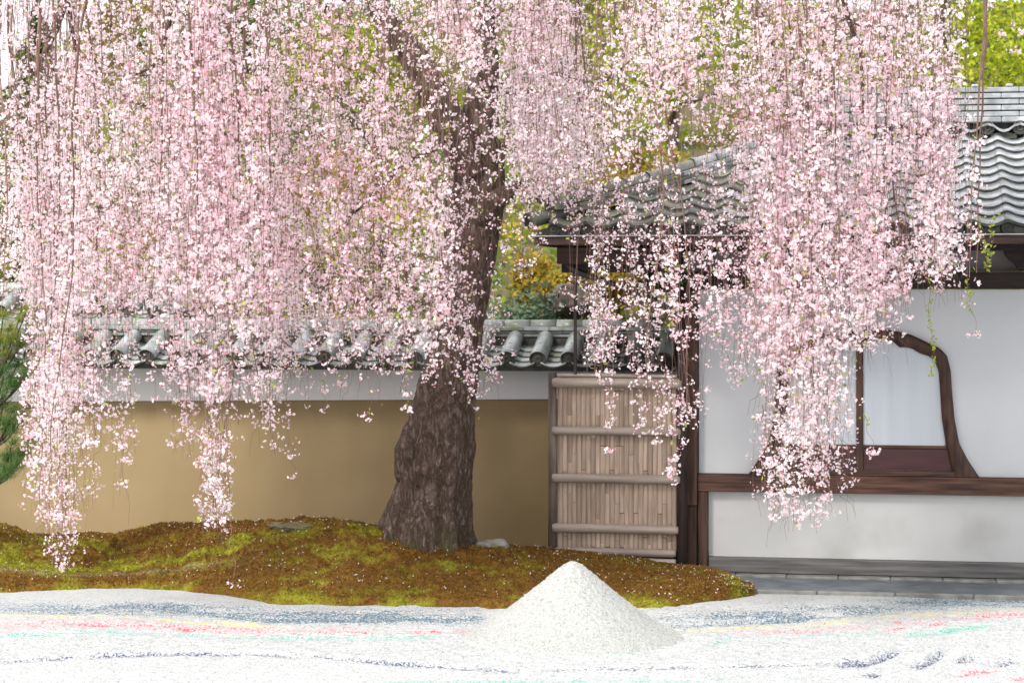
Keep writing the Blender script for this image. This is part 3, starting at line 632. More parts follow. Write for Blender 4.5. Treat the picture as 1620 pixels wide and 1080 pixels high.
# gutter pipe: curved downpipe and drop rod
Yp = 17.75
pp = [PY(a, c, Yp) for a, c in [(884,385),(889,402),(899,421),(915,431),(960,446),(1010,465),(1060,487),(1078,500)]]
MB().tube(pp, .026, 10).build('gutter_pipe', M['metal'], hall)
MB().tube([PY(910, 427, Yp), PY(910, 592, Yp)], .0135, 8).build('drop_rod', M['metal'], hall)
MB().tube([PY(910, 428, Yp), PY(910, 436, Yp)], .024, 10).build('pipe_collar', M['metal'], hall)
# hip ridge: stacked courses + cap tiles
hd = Vector((1, 1, RISE/RUN)); c0 = Vector((XE+.06, YE+.05, ZE+.05)); side = Vector((1, -1, 0)).normalized()
def hip_pt(s): return c0 + hd*s + Vector((0, 0, .13*math.exp(-s*3.2)-.02))
def seg(s0, s1, w, z0, z1, name, mat):
    a, bq = hip_pt(s0), hip_pt(s1); vs = []
    for p in (a, bq):
        for sx, zz in ((-w, z0), (w, z0), (w, z1), (-w, z1)): vs.append(p+side*sx+Vector((0, 0, zz)))
    MB().add(vs, [(0, 1, 2, 3), (5, 4, 7, 6), (0, 4, 5, 1), (1, 5, 6, 2), (3, 2, 6, 7), (0, 3, 7, 4)]).build(name, M[mat], hall)
s = .10; HT = .17
while s < 1.95:
    for k in range(3):
        o = (k % 2)*HT*.5; w_ = .105-(k % 2)*.004-.012*(k == 3)
        seg(s+o+.0015, s+o+HT-.0015, w_, -.01+k*.036, -.01+k*.036+.031, 'hip_ridge_tile', 'tile_old' if s < .9 else 'tile')
    s += HT
s = .04
while s < 1.95:
    b = MB(); vs = []; n = 12
    for q, rr in ((s, .068), (s+.02, .072), (s+.03, .062), (s+HT-.004, .060)):
        p = hip_pt(q)+Vector((0, 0, .10))
        for i in range(n+1): a = math.pi*i/n; vs.append(p+side*(-rr*math.cos(a))+Vector((0, 0, rr*math.sin(a)*1.05)))
    b.add(vs, [(k*(n+1)+i, k*(n+1)+i+1, (k+1)*(n+1)+i+1, (k+1)*(n+1)+i) for k in range(3) for i in range(n)] + [tuple(range(n+1))])
    b.build('hip_cap', M['tile_old'] if s < .9 else M['tile'], hall, True); s += HT
# corner tiles: two rolls pointing out at the corner
def roll(name, p0, p1, r, mat):
    p0, p1 = Vector(p0), Vector(p1); d = (p1-p0).normalized()
    MB().tube([p0, p0+(p1-p0)*.15, p1-(p1-p0)*.1, p1-(p1-p0)*.05, p1], [r*.9, r*.92, r, r*1.12, r*1.12], 16).build(name, M[mat], hall, True)
    MB().tube([p1-d*.002, p1+d*.008, p1+d*.008, p1-d*.004], [r*1.13, r*1.10, r*.7, r*.68], 16).build(name+'_face', M['tile_dark'], hall)
roll('corner_roll', hip_pt(.42)+Vector((0, 0, .0)), c0+Vector((-.13, -.06, .03)), .058, 'tile_old')
roll('hip_end_roll', hip_pt(.35)+Vector((0, 0, .115)), hip_pt(-.02)+Vector((-.02, 0, .125)), .062, 'tile_old')
onig = MB().prism([(-.10, 0), (.10, 0), (.115, .05), (.09, .12), (.05, .17), (0, .185), (-.05, .17), (-.09, .12), (-.115, .05)][::-1], -.03, .03).mesh('ridge_end_ornament', M['tile_old'])
p = hip_pt(.07); link('ridge_end_ornament', onig, hall, (p.x, p.y, p.z+.01), (0, 0, -math.radians(45)))
# main ridge
yr = YE+RUN+.03; x = XH-.05; zb = zr+.02
MB().box(XH-.1, XR, yr-.02, yr+.2, zr-.1, zr+.2).build('ridge_core', M['tile_dark'], hall)
em = disc_mesh(.062, 'ridge_disc', M['tile_dark'], .03)
while x < XR-.3:
    link('ridge_disc', em, hall, (x, yr-.10, zb+.095))
    pr = [(0, .135), (.05, .12), (.10, .085), (.138, .075), (.175, .085), (.225, .12), (.275, .135), (.275, .115), (.225, .10), (.175, .063), (.138, .053), (.10, .063), (.05, .10), (0, .115)]
    MB().prism([(x+a, zb+c) for a, c in pr][::-1], yr-.13, yr-.04).build('ridge_pan', M['tile'], hall)
    MB().prism([(x+.03, zb+.0), (x+.245, zb), (x+.245, zb+.04), (x+.17, zb+.052), (x+.10, zb+.052), (x+.03, zb+.04)][::-1], yr-.09, yr-.03).build('ridge_filler', M['tile_dark'], hall)
    x += TW
z = zb+.14
for k in range(6):
    TL = .30; hh = .053; yo = -.085+k*.012; x = XH-.1+(k % 2)*TL*.5
    me = MB().box(.0015, TL-.0015, 0, .26, 0, hh-.011, .005).mesh('ridge_tile', M['tile'])
    if k == 0: me = MB().box(.0015, TL-.0015, -.02, .26, 0, hh-.006, .008).mesh('ridge_tile', M['tile'])
    while x+TL < XR: link('ridge_tile', me, hall, (x, yr+yo, z)); x += TL
    z += hh
MB().box(XH-.1, XR, yr-.0, yr+.17, zb+.1, z-.02).build('ridge_filling', M['tile_dark'], hall)
x = XH
kn = MB().box(0, .06, -.02, .2, 0, .025, .008).mesh('ridge_knob', M['tile'])
while x < XR: link('ridge_knob', kn, hall, (x, yr-.01, z-.008)); x += .29

# paving before the hall
pave = thing('pavement', (0, 17.9, 0), None, None, kind='structure')
PX0, PX1, PY0, PY1 = PY(1060, 900, 17.9).x, XR, 17.49, 18.215
MB().box(PX0, PX1, PY0+.004, PY1-.002, -.05, .018).build('paving_bed', M['joint'], pave)
def clip(poly, ax, lim, keep_gt):
    out = []
    for i in range(len(poly)):
        a, c = poly[i], poly[(i+1) % len(poly)]; ia = (a[ax] > lim) == keep_gt; ic = (c[ax] > lim) == keep_gt
        if ia: out.append(a)
        if ia != ic: t = (lim-a[ax])/(c[ax]-a[ax]); out.append((a[0]+(c[0]-a[0])*t, a[1]+(c[1]-a[1])*t))
    return out
S = .30
for i in range(-40, 60):
    for j in range(-40, 60):
        cx, cy = (i+j)*S/1.4142*1.0-4, 17.49+(i-j)*S/1.4142; hh = S/1.4142-.003
        poly = [(cx-hh, cy), (cx, cy-hh), (cx+hh, cy), (cx, cy+hh)]
        if cx < PX0-.3 or cx > PX1+.3 or cy < PY0-.3 or cy > PY1+.3: continue
        for ax, lim, kg in ((0, PX0, True), (0, PX1, False), (1, PY0, True), (1, PY1, False)):
            poly = clip(poly, ax, lim, kg) if poly else poly
        if len(poly) < 3: continue
        zt = .024+random.uniform(-.0012, .0012); n = len(poly)
        MB().add([(a, c, zt) for a, c in poly]+[(a, c, .01) for a, c in poly], [tuple(range(n))]+[(k, k+n, (k+1) % n+n, (k+1) % n) for k in range(n)]).build('paving_stone', M['slate'], pave)
x = PX0
while x < PX1:
    MB().box(x+.002, x+.598, PY0-.06, PY0-.002, -.05, .032, .008).build('edge_stone', M['kerb'], pave); x += .6

# ------------------------------------------------------------------ bamboo fence
YF = 18.22
def fx(px): return PY(px, 455, YF).x
def fz(py): return PY(980, py, YF).z
fence = thing('bamboo_fence', (fx(975), YF, 0), 'bamboo slat fence panel with round bamboo rails between the wall and the hall', 'fence')
def pole(name, px0, px1, py, r, mat, y=YF, parent=fence):
    xa, xb = fx(px0), fx(px1); z = fz(py); pts = []; rr = []; n = 40; nodes = [xa+.02+k*.33+random.uniform(-.05, .05) for k in range(5)]
    for i in range(n+1):
        x = xa+(xb-xa)*i/n; dn = min(abs(x-q) for q in nodes); pts.append((x, y, z+math.sin(i*.13)*.002)); rr.append(r*(1+.09*math.exp(-(dn/.008)**2)))
    rr[0] *= .8; rr[-1] *= .8
    return MB().tube(pts, rr, 14).build(name, M[mat], parent, True)
for px0, px1, py, r in [(882,1072,594,.016),(875,1079,605.5,.042),(875,1078,681.5,.036),(875,1077,756.5,.038),(875,1074,835.5,.038),(880,1070,872,.034),(962,1070,887,.034)]:
    pole('rail', px0, px1, py, r, 'bamboo_rail', YF-.035)
MB().tube([(fx(874), YF, fz(890)), (fx(874.5), YF, fz(740)), (fx(874), YF, fz(590))], [.038, .036, .035], 12).build('post', M['post'], fence, True)
MB().tube([(fx(1079.5), YF-.02, -.03), (fx(1080), YF-.02, fz(700)), (fx(1079.5), YF-.02, fz(456))], [.042, .040, .038], 12).build('post', nmat('dark_log_post', (.02, .013, .011), (.05, .033, .028), 6, .8, .4, 25, stretch=(4, 4, .5)), fence, True)
MB().box(fx(940), fx(1072), YF-.005, YF+.03, 0, fz(893), .004).build('kick_board', M['wood_dark'], fence)
MB().box(fx(882), fx(1071), YF+.012, YF+.02, fz(893)+.01, fz(596)).build('backing_board', M['wood_dark'], fence)
ncol = 25; w0, w1 = fx(882), fx(1070.5); cw = (w1-w0)/ncol
slat_cache = {}
def slat_mesh(hh):
    key = round(hh, 2)
    if key not in slat_cache:
        n = 6; vs = []; fs = []; hk = key; zs = [0, hk*.5, hk]
        for z, q in ((0, 1), (.006, 1.12), (.014, 1), (hk-.016, 1), (hk-.008, 1.12), (hk, 1)):
            for i in range(n+1): a = math.pi*i/n; vs.append((-(cw*.495)*math.cos(a), -.008*math.sin(a)*q, z))
        for k in range(5): fs += [(k*(n+1)+i, k*(n+1)+i+1, (k+1)*(n+1)+i+1, (k+1)*(n+1)+i) for i in range(n)]
        fs += [tuple(range(n+1))[::-1], tuple(range(5*(n+1), 6*(n+1)))]
        slat_cache[key] = MB().add(vs, fs).mesh('slat', M['bamboo'], True)
    return slat_cache[key]
for c in range(ncol):
    for a, b_ in ((610, 678), (685, 754), (760, 833), (839, 870)):
        zt, zb_ = fz(a), fz(b_); cuts = [zt]
        if random.random() < .62: cuts.append(zt-(zt-zb_)*random.choice([.12, .3, .5, .7, .85, .9]))
        cuts.append(zb_)
        for k in range(len(cuts)-1):
            hh = cuts[k]-cuts[k+1]
            if hh < .03: continue
            link('slat', slat_mesh(hh), fence, (w0+cw*(c+.5), YF+.010-random.random()*.005, cuts[k+1]))

# ------------------------------------------------------------------ hillside garden beyond the wall
def hill_z(u, Z):
    t = np.clip((Z-20.6)/2.2, 0, 1)
    return (1.9*t*t*(3-2*t) + np.clip(Z-22.6, 0, None)*.25)*np.interp(u/np.maximum(Z, 1), [-.25, -.2, -.1, .3], [.75, .8, 1, 1])
us = np.linspace(-60, 60, 160); zs_ = np.concatenate([np.linspace(20.4, 45, 110), np.linspace(46, 160, 30)])
Ug, Zg = np.meshgrid(us, zs_, indexing='ij'); hz = hill_z(Ug, np.minimum(Zg, 52)) + (vnoise(np.stack([Ug.ravel(), Zg.ravel(), 0*Ug.ravel()], 1), .6, 40).reshape(Ug.shape)-.5)*.9*np.clip((Zg-21)/3, 0, 1)
tag(npmesh('hillside', np.stack([(-SY*Zg+CY*Ug).ravel(), (CY*Zg+SY*Ug).ravel(), hz.ravel()-.03], 1), gridfaces(*Ug.shape), M['earth'], smooth=True), kind='structure')
def leafy(C, size, cols, name, mat, parent=None, flat=0):
    n = len(C); A = rng.normal(0, 1, (n, 3)); A /= np.linalg.norm(A, axis=1)[:, None]
    B = np.cross(A, rng.normal(0, 1, (n, 3))); B /= np.linalg.norm(B, axis=1)[:, None]; s = (size*rng.uniform(.6, 1.3, n))[:, None]
    V = np.stack([C-A*s, C-B*s*.55, C+A*s, C+B*s*.55], 1).reshape(-1, 3)
    return npmesh(name, V, np.arange(4*n).reshape(-1, 4), mat, parent, cols=np.repeat(cols, 4, axis=0))
PAL = {'lime': [(.30, .36, .02), (.45, .48, .03), (.16, .24, .02)], 'orange': [(.34, .21, .03), (.44, .33, .04), (.22, .21, .03)], 'dark': [(.035, .08, .02), (.06, .13, .03), (.03, .05, .02)],
       'green': [(.13, .24, .03), (.22, .34, .05), (.07, .14, .03)], 'grey': [(.11, .17, .11), (.20, .28, .17), (.07, .11, .07)], 'brown': [(.24, .14, .06), (.34, .21, .10), (.15, .11, .05)]}
def palcol(kind, P, seed):
    a, b_, c = [np.array(k) for k in PAL[kind]]; t = np.clip((vnoise(P, 3.5, seed)-.3)*2.4, 0, 1)[:, None]; q = rng.random((len(P), 1))
    return (a*(1-t)+b_*t)*(1-(q > .78))+c*(q > .78)
n = 80000; uu = rng.uniform(-9, 9, n); zz = 20.9+rng.random(n)**1.2*22; P = np.stack([uu, zz, 0*uu], 1)
cl = vnoise(P, 1.1, 50); hzz = hill_z(uu, zz)+rng.random(n)*(.1+1.1*np.clip(cl-.42, 0, 1)*2)
sel = vnoise(P, .8, 55); col = np.where((sel < .42)[:, None], palcol('orange', P, 1), np.where((sel < .56)[:, None], palcol('lime', P, 2), palcol('green', P, 3)))
tag(leafy(np.stack([-SY*zz+CY*uu, CY*zz+SY*uu, hzz], 1), .04, col, 'undergrowth', M['leaf']), 'low orange, lime and green undergrowth covering the slope beyond the wall', 'undergrowth', kind='stuff')
def blob_points(n, r, seed, lumps=9):
    rs = np.random.default_rng(seed); cs = rs.normal(0, 1, (lumps, 3)); cs /= np.linalg.norm(cs, axis=1)[:, None]; cs *= rs.uniform(.35, .75, (lumps, 1)); cs[:, 2] = np.abs(cs[:, 2])*.9-.1
    k = rs.integers(0, lumps, n); d = rs.normal(0, 1, (n, 3)); d /= np.linalg.norm(d, axis=1)[:, None]
    P = cs[k] + d*rs.uniform(.15, .45, (lumps, 1))[k]*rs.random((n, 1))**.4
    return P*np.array(r)
plants = [ # name, px, Z, base offset, size, palette, label
 ('bush', 800, 22.0, -.25, (.9, .6, .95), 'grey', 'grey green shrub just over the coping, right of the cherry trunk'),
 ('bush', 905, 22.6, -.1, (.75, .6, .62), 'orange', 'yellow orange azalea over the coping under the eave corner'),
 ('bush', 975, 23.6, -.1, (.9, .7, .75), 'lime', 'lime green bush over the coping behind the thin drop rod'),
 ('bush', 1040, 23.0, -.2, (.8, .7, .7), 'dark', 'dark green bush in the gap beside the hall corner post'),
 ('bush', 1010, 25.5, .2, (1.1, .9, 1.1), 'orange', 'orange shrub higher on the slope below the eave strut'),
 ('bush', 600, 23.5, -.2, (1.0, .8, 1.0), 'lime', 'bright lime bush seen between blossoms left of the trunk'),
 ('bush', 520, 25.0, .3, (1.1, .8, 1.1), 'orange', 'orange bush on the slope behind the left blossoms'),
 ('bush', 440, 24.0, -.1, (1.0, .8, 1.0), 'green', 'green bush behind the dense left curtain of blossoms'),
 ('bush', 330, 25.0, .0, (1.2, .8, 1.3), 'brown', 'brown shrub behind the far left blossoms'),
 ('bush', 20, 24.0, .0, (.9, .8, 1.2), 'dark', 'dark bush over the left end of the wall'),
 ('maple_tree', 1060, 29.0, .8, (2.5, 1.6, 2.1), 'lime', 'lime leaved maple standing behind the hip ridge of the hall'),
 ('maple_tree', 930, 31.5, 1.6, (1.6, 1.4, 1.4), 'lime', 'lime leaved maple between the trunk and the hall roof'),
 ('conifer_tree', 945, 37.0, 1.8, (1.5, 1.4, 2.6), 'dark', 'dark green conifer at the top between trunk and right blossoms'),
 ('maple_tree', 580, 28.5, 1.0, (1.7, 1.4, 1.6), 'lime', 'yellow green maple glimpsed under the big left limb'),
 ('conifer_tree', 545, 35.0, 1.7, (1.7, 1.5, 2.6), 'dark', 'dark conifer behind the upper left limb'),
 ('bush', 1600, 27.0, .9, (1.9, 1.0, 1.5), 'lime', 'lime bush just over the hall ridge at the right edge'),
 ('bush', 1530, 25.5, .2, (.9, .8, .9), 'brown', 'brown twiggy shrub low over the hall ridge at right'),
 ('maple_tree', 1560, 30.0, .9, (2.4, 1.6, 1.8), 'lime', 'sunny lime green tree above the hall ridge at right'),
 ('maple_tree', 1400, 33.0, 1.9, (2.2, 1.6, 1.8), 'green', 'green tree rising over the hall roof behind the right blossoms'),
 ('maple_tree', 1230, 34.0, 1.9, (2.0, 1.6, 1.8), 'lime', 'lime tree behind the hidden part of the hall ridge'),
 ('conifer_tree', 755, 36.0, 1.8, (1.9, 1.5, 2.8), 'green', 'green conifer straight behind the cherry trunk'),
 ('maple_tree', 400, 31.0, 1.2, (2.2, 1.5, 1.8), 'green', 'green tree hidden behind the upper left blossoms'),
 ('maple_tree', 250, 33.0, 1.2, (2.0, 1.5, 1.7), 'orange', 'orange tree behind the left blossoms below the sky gap'),
 ('conifer_tree', 60, 30.0, .8, (1.2, 1.2, 1.7), 'dark', 'dark conifer at the left edge under the patch of white sky'),
]
for i, (nm, px, Z, off, r, pal, lab) in enumerate(plants):
    u = (px-810)/FP*Z; base = float(hill_z(u, Z)); tree = nm != 'bush'; c = CW(u, Z, base-.05)
    cen = c + Vector((0, 0, (r[2]*.35+off+(.45 if Z < 24 else .2)) if not tree else off+r[2]*.45))
    n = 3500 if not tree else 6500
    if nm == 'conifer_tree':
        t = rng.random(n)**.8; a = rng.random(n)*2*np.pi; rr = (1-t)*np.sqrt(rng.random(n))*(1+.35*np.sin(t*38+a))*.9
        Pb = np.stack([rr*np.cos(a)*r[0], rr*np.sin(a)*r[1], (t*2-.9)*r[2]], 1)
    else: Pb = blob_points(n, r, 100+i, 9 if not tree else 16)
    root = thing(nm, c, lab, 'bush' if not tree else 'tree')
    P = Pb+np.array(cen)
    leafy(P, .042 if tree else .036, palcol(pal, P, i), 'crown' if tree else 'foliage', M['leaf'], root)
    top = Vector(cen)+Vector((0, 0, r[2]*.4))
    if tree:
        mb = MB(); mb.tube([c, c*.5+top*.5+Vector((.08, 0, 0)), top], [.08, .055, .015], 8)
        mb.build('trunk', M['post'], root, True)
        mb = MB()
        for k in range(7):
            a = rng.random()*6.28; q = c.lerp(top, .35+.08*k); mb.tube([q, q+Vector((math.cos(a)*r[0]*.35, math.sin(a)*r[1]*.35, .25)), q+Vector((math.cos(a)*r[0]*.7, math.sin(a)*r[1]*.7, .7))], [.05, .03, .008], 5)
        tag(mb.build('branches', M['post'], root, True), kind='stuff')
    else:
        mb = MB()
        for k in range(6):
            a = rng.random()*6.28; mb.tube([c, Vector(cen)+Vector((math.cos(a)*r[0]*.5, math.sin(a)*r[1]*.5, r[2]*.2))], [.03, .006], 5)
        tag(mb.build('stems', M['post'], root, True), kind='stuff')
rock('boulder', W(905, 478, 21.9), (.26, .2, .17), 'brown grey boulder over the coping behind the drop rod', nmat('brown_rock', (.05, .04, .033), (.14, .11, .09), 5, .9, .6, 14, stretch=(1, 1, 2)), 12)
pm = thing('leaning_tree', W(960, 520, 22.4), 'bare grey leaning trunk on the slope behind the drop rod', 'tree')
MB().tube([W(850, 530, 22.4), W(880, 480, 22.4), W(920, 455, 22.4), W(965, 445, 22.5), W(1010, 430, 22.6)], [.10, .085, .07, .05, .03], 8).build('trunk', M['post'], pm, True)
MB().tube([W(915, 458, 22.4), W(925, 440, 22.4), W(945, 420, 22.4)], [.05, .035, .02], 7).build('limb', M['post'], pm, True)

# ------------------------------------------------------------------ pine at the left edge
pine = thing('pine_tree', CW(-4.95, 17.6, .3), 'dark green pine with yellow tipped needles reaching in at the left edge', 'pine tree')
rt_ = Vector(pine.location)
MB().tube([rt_-Vector((0, 0, .4)), rt_+Vector((.1, .1, 1.0)), rt_+Vector((-.15, 0, 2.0)), rt_+Vector((0, .1, 3.1))], [.12, .10, .08, .05], 10).build('trunk', M['bark'] , pine, True)
tufts = []
for y0, ends in [(600, [(30,505),(14,520),(42,492),(5,500),(22,540),(50,512)]), (640, [(40,590),(15,610),(28,575),(52,580),(8,585),(60,572)]), (700, [(35,665),(12,672),(20,650),(45,640),(5,640)]), (760, [(48,700),(30,735),(14,720),(55,690),(8,745),(38,720),(20,700)]),(430,[(10,430),(20,400),(-10,450)]),]:
    st = W(-180, y0+40, 17.5)
    mdp = W(-10, y0+10, 17.45+random.uniform(-.1, .1))
    mb = MB(); mb.tube([st, (st+mdp)/2+Vector((0, 0, -.05)), mdp], [.035, .025, .015], 6)
    for ex, ey in ends:
        e = W(ex, ey, 17.4+random.uniform(-.2, .2)); mb.tube([mdp, (mdp+e)/2+Vector((0, 0, -.03)), e], [.013, .008, .004], 5); tufts.append((e, ey)); tufts.append(((mdp+e*2)/3, ey))
    mb.build('branch', M['bark'], pine, True)
vs = []; cc = []
for e, ey in tufts:
    for k in range(170):
        d = Vector((random.gauss(0, 1), random.gauss(0, 1), random.gauss(.5, .8))).normalized(); L_ = random.uniform(.06, .11); s = e+Vector((random.gauss(0, .025), random.gauss(0, .025), random.gauss(0, .02)))
        q = d.cross(Vector((.3, .5, .8))).normalized()*.0022; vs += [s-q, s+q, s+d*L_]
        base = (.07, .15, .045) if random.random() < .7 else (.12, .22, .05)
        tip = (.14, .25, .06)
        if ey < 560 and d.z > .2: base, tip = (.26, .34, .04), random.choice([(.45, .28, .04), (.34, .38, .04)])
        cc += [base, base, tip]
vs = np.array([tuple(v) for v in vs]); tag(npmesh('needles', vs, np.arange(len(vs)).reshape(-1, 3), M['needle'], pine, cols=np.array(cc)), kind='stuff')

# ------------------------------------------------------------------ weeping cherry
cherry = thing('weeping_cherry', W(672, 868, 17.8), 'large weeping cherry with gnarled dark trunk and curtains of pale pink blossom', 'cherry tree')
def bark_tube(name, path, n=72, m=300, lobes=0, bark=.012, parent=cherry, z_moss=None, seed=1):
    """path: (point, radius_x, ) list, smooth interpolated"""
    P = np.array([list(p) for p, r in path]); R = np.array([r for p, r in path]); s = np.r_[0, np.cumsum(np.linalg.norm(np.diff(P, axis=0), axis=1))]
    t = np.linspace(0, s[-1], m); C = np.stack([np.interp(t, s, P[:, k]) for k in range(3)], 1); rr = np.interp(t, s, R)
    k_ = max(3, m//26); ker = np.hanning(k_*2+1); ker /= ker.sum()
    C = np.stack([np.convolve(np.pad(C[:, q], k_, mode='reflect', reflect_type='odd'), ker, 'valid') for q in range(3)], 1); rr = np.convolve(np.pad(rr, k_, mode='edge'), ker, 'valid')
    T = np.gradient(C, axis=0); T /= np.linalg.norm(T, axis=1)[:, None]
    ref = np.cross(T, np.tile((0., 1., 0.), (m, 1)))+1e-6; ref /= np.linalg.norm(ref, axis=1)[:, None]; bi = np.cross(T, ref)
    a = np.linspace(0, 2*np.pi, n, endpoint=False); D = ref[:, None, :]*np.cos(a)[None, :, None] + bi[:, None, :]*np.sin(a)[None, :, None]
    r = np.repeat(rr[:, None], n, 1)
    S3 = np.stack([np.cos(a)[None]*r*1.0+0*t[:, None], np.sin(a)[None]*r, (0*a)[None]+t[:, None]], -1).reshape(-1, 3)
    if lobes:
        lower = np.exp(-t/.55)[:, None]
        r = r*(1+lobes*lower*(.5*np.cos(5*a+1.1+t[:, None]*.6)+.35*np.cos(8*a+.4-t[:, None]))[:, :]) + .03*(vnoise(S3, 3.2, seed).reshape(m, n)-.5)*2
        for a0, wa, dep, zlo, zhi in ((1.62, .20, .26, 2.0, 3.0), (2.0, .22, .20, -.6, .9), (1.2, .16, .16, -.6, .5), (2.75, .2, .22, -.6, 1.3), (.62, .18, .16, -.6, .8)):
            wz = np.clip((t-zlo)/.5, 0, 1)*np.clip((zhi+.5-t)/.5, 0, 1); ac = a0+.12*np.sin(t*4.1+a0*3)
            r = r*(1-dep*wz[:, None]*np.exp(-((a[None]-ac[:, None])/wa)**2))
        hol = np.exp(-(((a[None]-1.25)/.14)**2)-((t[:, None]-.72)/.09)**2); r = r-.05*hol + .03*np.exp(-(((a[None]-1.3)/.3)**2)-((t[:, None]-.90)/.07)**2)
        r = r*(1+.05*np.cos(4*a+2+t[:, None]*1.7)+.03*np.cos(9*a+t[:, None]*1.3))
    rid = vnoise(S3*np.array([1, 1, .28]), 26, seed+2, 3).reshape(m, n); rid2 = vnoise(S3*np.array([1, 1, .5]), 60, seed+3, 2).reshape(m, n)
    r = r + bark*(np.abs(rid-.5)*-3+.5) + bark*.5*(rid2-.5)
    V = C[:, None, :]+D*r[..., None]
    i, j = np.meshgrid(np.arange(m-1), np.arange(n), indexing='ij'); F_ = np.stack([i*n+j, i*n+(j+1) % n, (i+1)*n+(j+1) % n, (i+1)*n+j], -1).reshape(-1, 4)
    V = V.reshape(-1, 3); col = np.zeros((len(V), 3))
    if z_moss is not None:
        q = np.clip((z_moss-V[:, 2])/.25, 0, 1)*np.clip((vnoise(V, 9, 77)-.42)*5, 0, 1); col[:, 0] = q*.8
        q2 = np.clip((V[:, 2]-3.0), 0, .35)*np.clip((vnoise(V, 4, 78)-.5)*4, 0, 1); col[:, 0] = np.maximum(col[:, 0], q2)
    return npmesh(name, V, F_[:, ::-1], M['bark'], parent, cols=col, smooth=True)
edges = [(905,545,795),(890,560,782),(875,574,768),(860,588,758),(840,599,752),(800,614,748),(750,632,745),(715,639,746),(690,645,747),(640,657,748),(600,666,751),(560,680,757),(500,691,763),(450,697,771),(400,703,783),(350,707,791),(300,710,800),(260,714,795),(220,720,790),(180,731,786),(120,745,787),(60,752,785),(0,757,783),(-90,764,784)]
ZT = 17.8
bark_tube('trunk', [(W((l+r)/2, y, ZT+.1*math.sin(y/130)), (r-l)/2/FP*ZT) for y, l, r in edges], n=170, m=560, lobes=.13, bark=.016, z_moss=.55)
# burr on the left flank and bulge on the right
bark_tube('burr', [(W(648, 775, 17.70), .02), (W(640, 750, 17.65), .08), (W(645, 715, 17.62), .105), (W(655, 680, 17.65), .085), (W(668, 640, 17.70), .03)], n=60, m=90, seed=5)
limbs = []
def limb(pts, radii, name='limb', n=36, m=120, seed=1):
    bark_tube(name, list(zip(pts, radii)), n=n, m=m, bark=.008 if radii[0] > .05 else .003, seed=seed); limbs.append([Vector(p) for p in pts])
limb([W(745, 275, 17.75), W(715, 205, 17.65), W(692, 160, 17.60), W(668, 110, 17.55), W(640, 72, 17.50), W(603, 20, 17.50), W(570, -70, 17.50), W(500, -190, 17.40)], [.12, .14, .13, .12, .105, .09, .08, .065], n=70, m=220, seed=11)
limb([W(755, 345, 17.70), W(785, 318, 17.60), W(808, 300, 17.55), W(822, 290, 17.50)], [.08, .085, .06, .035], 'limb_stub', seed=12)
limb([W(715, 215, 17.60), W(660, 245, 17.40), W(628, 268, 17.30), W(590, 310, 17.20), W(548, 345, 17.10), W(530, 372, 17.00)], [.05, .035, .026, .021, .016, .01], n=16, m=60, seed=13)
limb([W(760, 120, 17.75), W(820, 150, 17.90), W(880, 118, 17.90), W(925, 131, 17.80), W(962, 126, 17.70), W(985, 108, 17.60)], [.05, .034, .028, .022, .018, .01], n=16, m=60, seed=14)
limb([W(790, 300, 17.70), W(795, 240, 17.70), W(805, 200, 17.70), W(800, 170, 17.60)], [.03, .022, .015, .01], n=12, m=40, seed=15)
T1, T2 = W(774, -80, 17.85), W(500, -185, 16.9)
def limb_to(o, u, Z, zt, r0, seed):
    e = CW(u, Z, zt); d = e-o; pts = []
    for k in range(7):
        t = k/6; p = o+d*t; p.z = o.z+(zt-o.z)*t+math.sin(t*math.pi)*(.55+.07*d.length)
        p += Vector((random.gauss(0, .1), random.gauss(0, .1), random.gauss(0, .05)))*(t > 0); pts.append(p)
    limb(pts, [r0*(1-.82*k/6) for k in range(7)], n=16, m=70, seed=seed)
for i, (o, u, Z, zt, r0) in enumerate([(T2, -5.2, 16.2, 5.0, .07), (T2, -4.4, 18.3, 5.0, .06), (T2, -3.7, 15.2, 4.9, .06), (T2, -2.6, 18.6, 5.1, .05), (T2, -2.4, 15.3, 4.9, .06), (T1, -1.1, 14.9, 5.0, .06),
        (T1, -.6, 19.3, 5.2, .06), (T1, .7, 15.2, 5.0, .06), (T1, .9, 18.9, 5.2, .06), (T1, 1.9, 16.6, 5.0, .07), (T1, 3.2, 16.1, 4.9, .07), (T1, 2.4, 15.2, 4.9, .06), (T1, 1.2, 16.3, 5.0, .06), (T1, 2.9, 17.6, 5.2, .06), (T2, -3.4, 16.8, 5.0, .06)]):
    limb_to(o, u, Z, zt, r0, 20+i)
limb([W(1180, -110, 16.2), W(1192, 0, 16.2), W(1216, 58, 16.2), W(1224, 95, 16.2), W(1240, 150, 16.2), W(1252, 220, 16.2)], [.034, .03, .026, .022, .016, .008], n=12, m=60, seed=41)
limb([W(120, -110, 16.0), W(104, 0, 16.0), W(88, 50, 16.0), W(62, 100, 16.0), W(52, 150, 16.0)], [.03, .026, .022, .014, .008], n=12, m=60, seed=42)
limb([W(106, -20, 16.0), W(112, 40, 16.0), W(124, 95, 16.0)], [.022, .016, .008], n=10, m=40, seed=43)
limb([W(290, -60, 15.8), W(262, 60, 15.8), W(245, 105, 15.8), W(215, 118, 15.8)], [.024, .018, .013, .007], n=10, m=40, seed=44)
limb([W(1320, -60, 15.9), W(1345, 40, 15.9), W(1362, 80, 15.9), W(1366, 180, 15.9)], [.024, .018, .013, .007], n=10, m=40, seed=45)
limb([W(1500, -60, 16.2), W(1490, 40, 16.2), W(1500, 90, 16.2)], [.024, .016, .007], n=10, m=40, seed=46)
LP_ = np.array([tuple(a.lerp(b_, k/8)) for L_ in limbs[5:20] for a, b_ in zip(L_, L_[1:]) for k in range(8)])

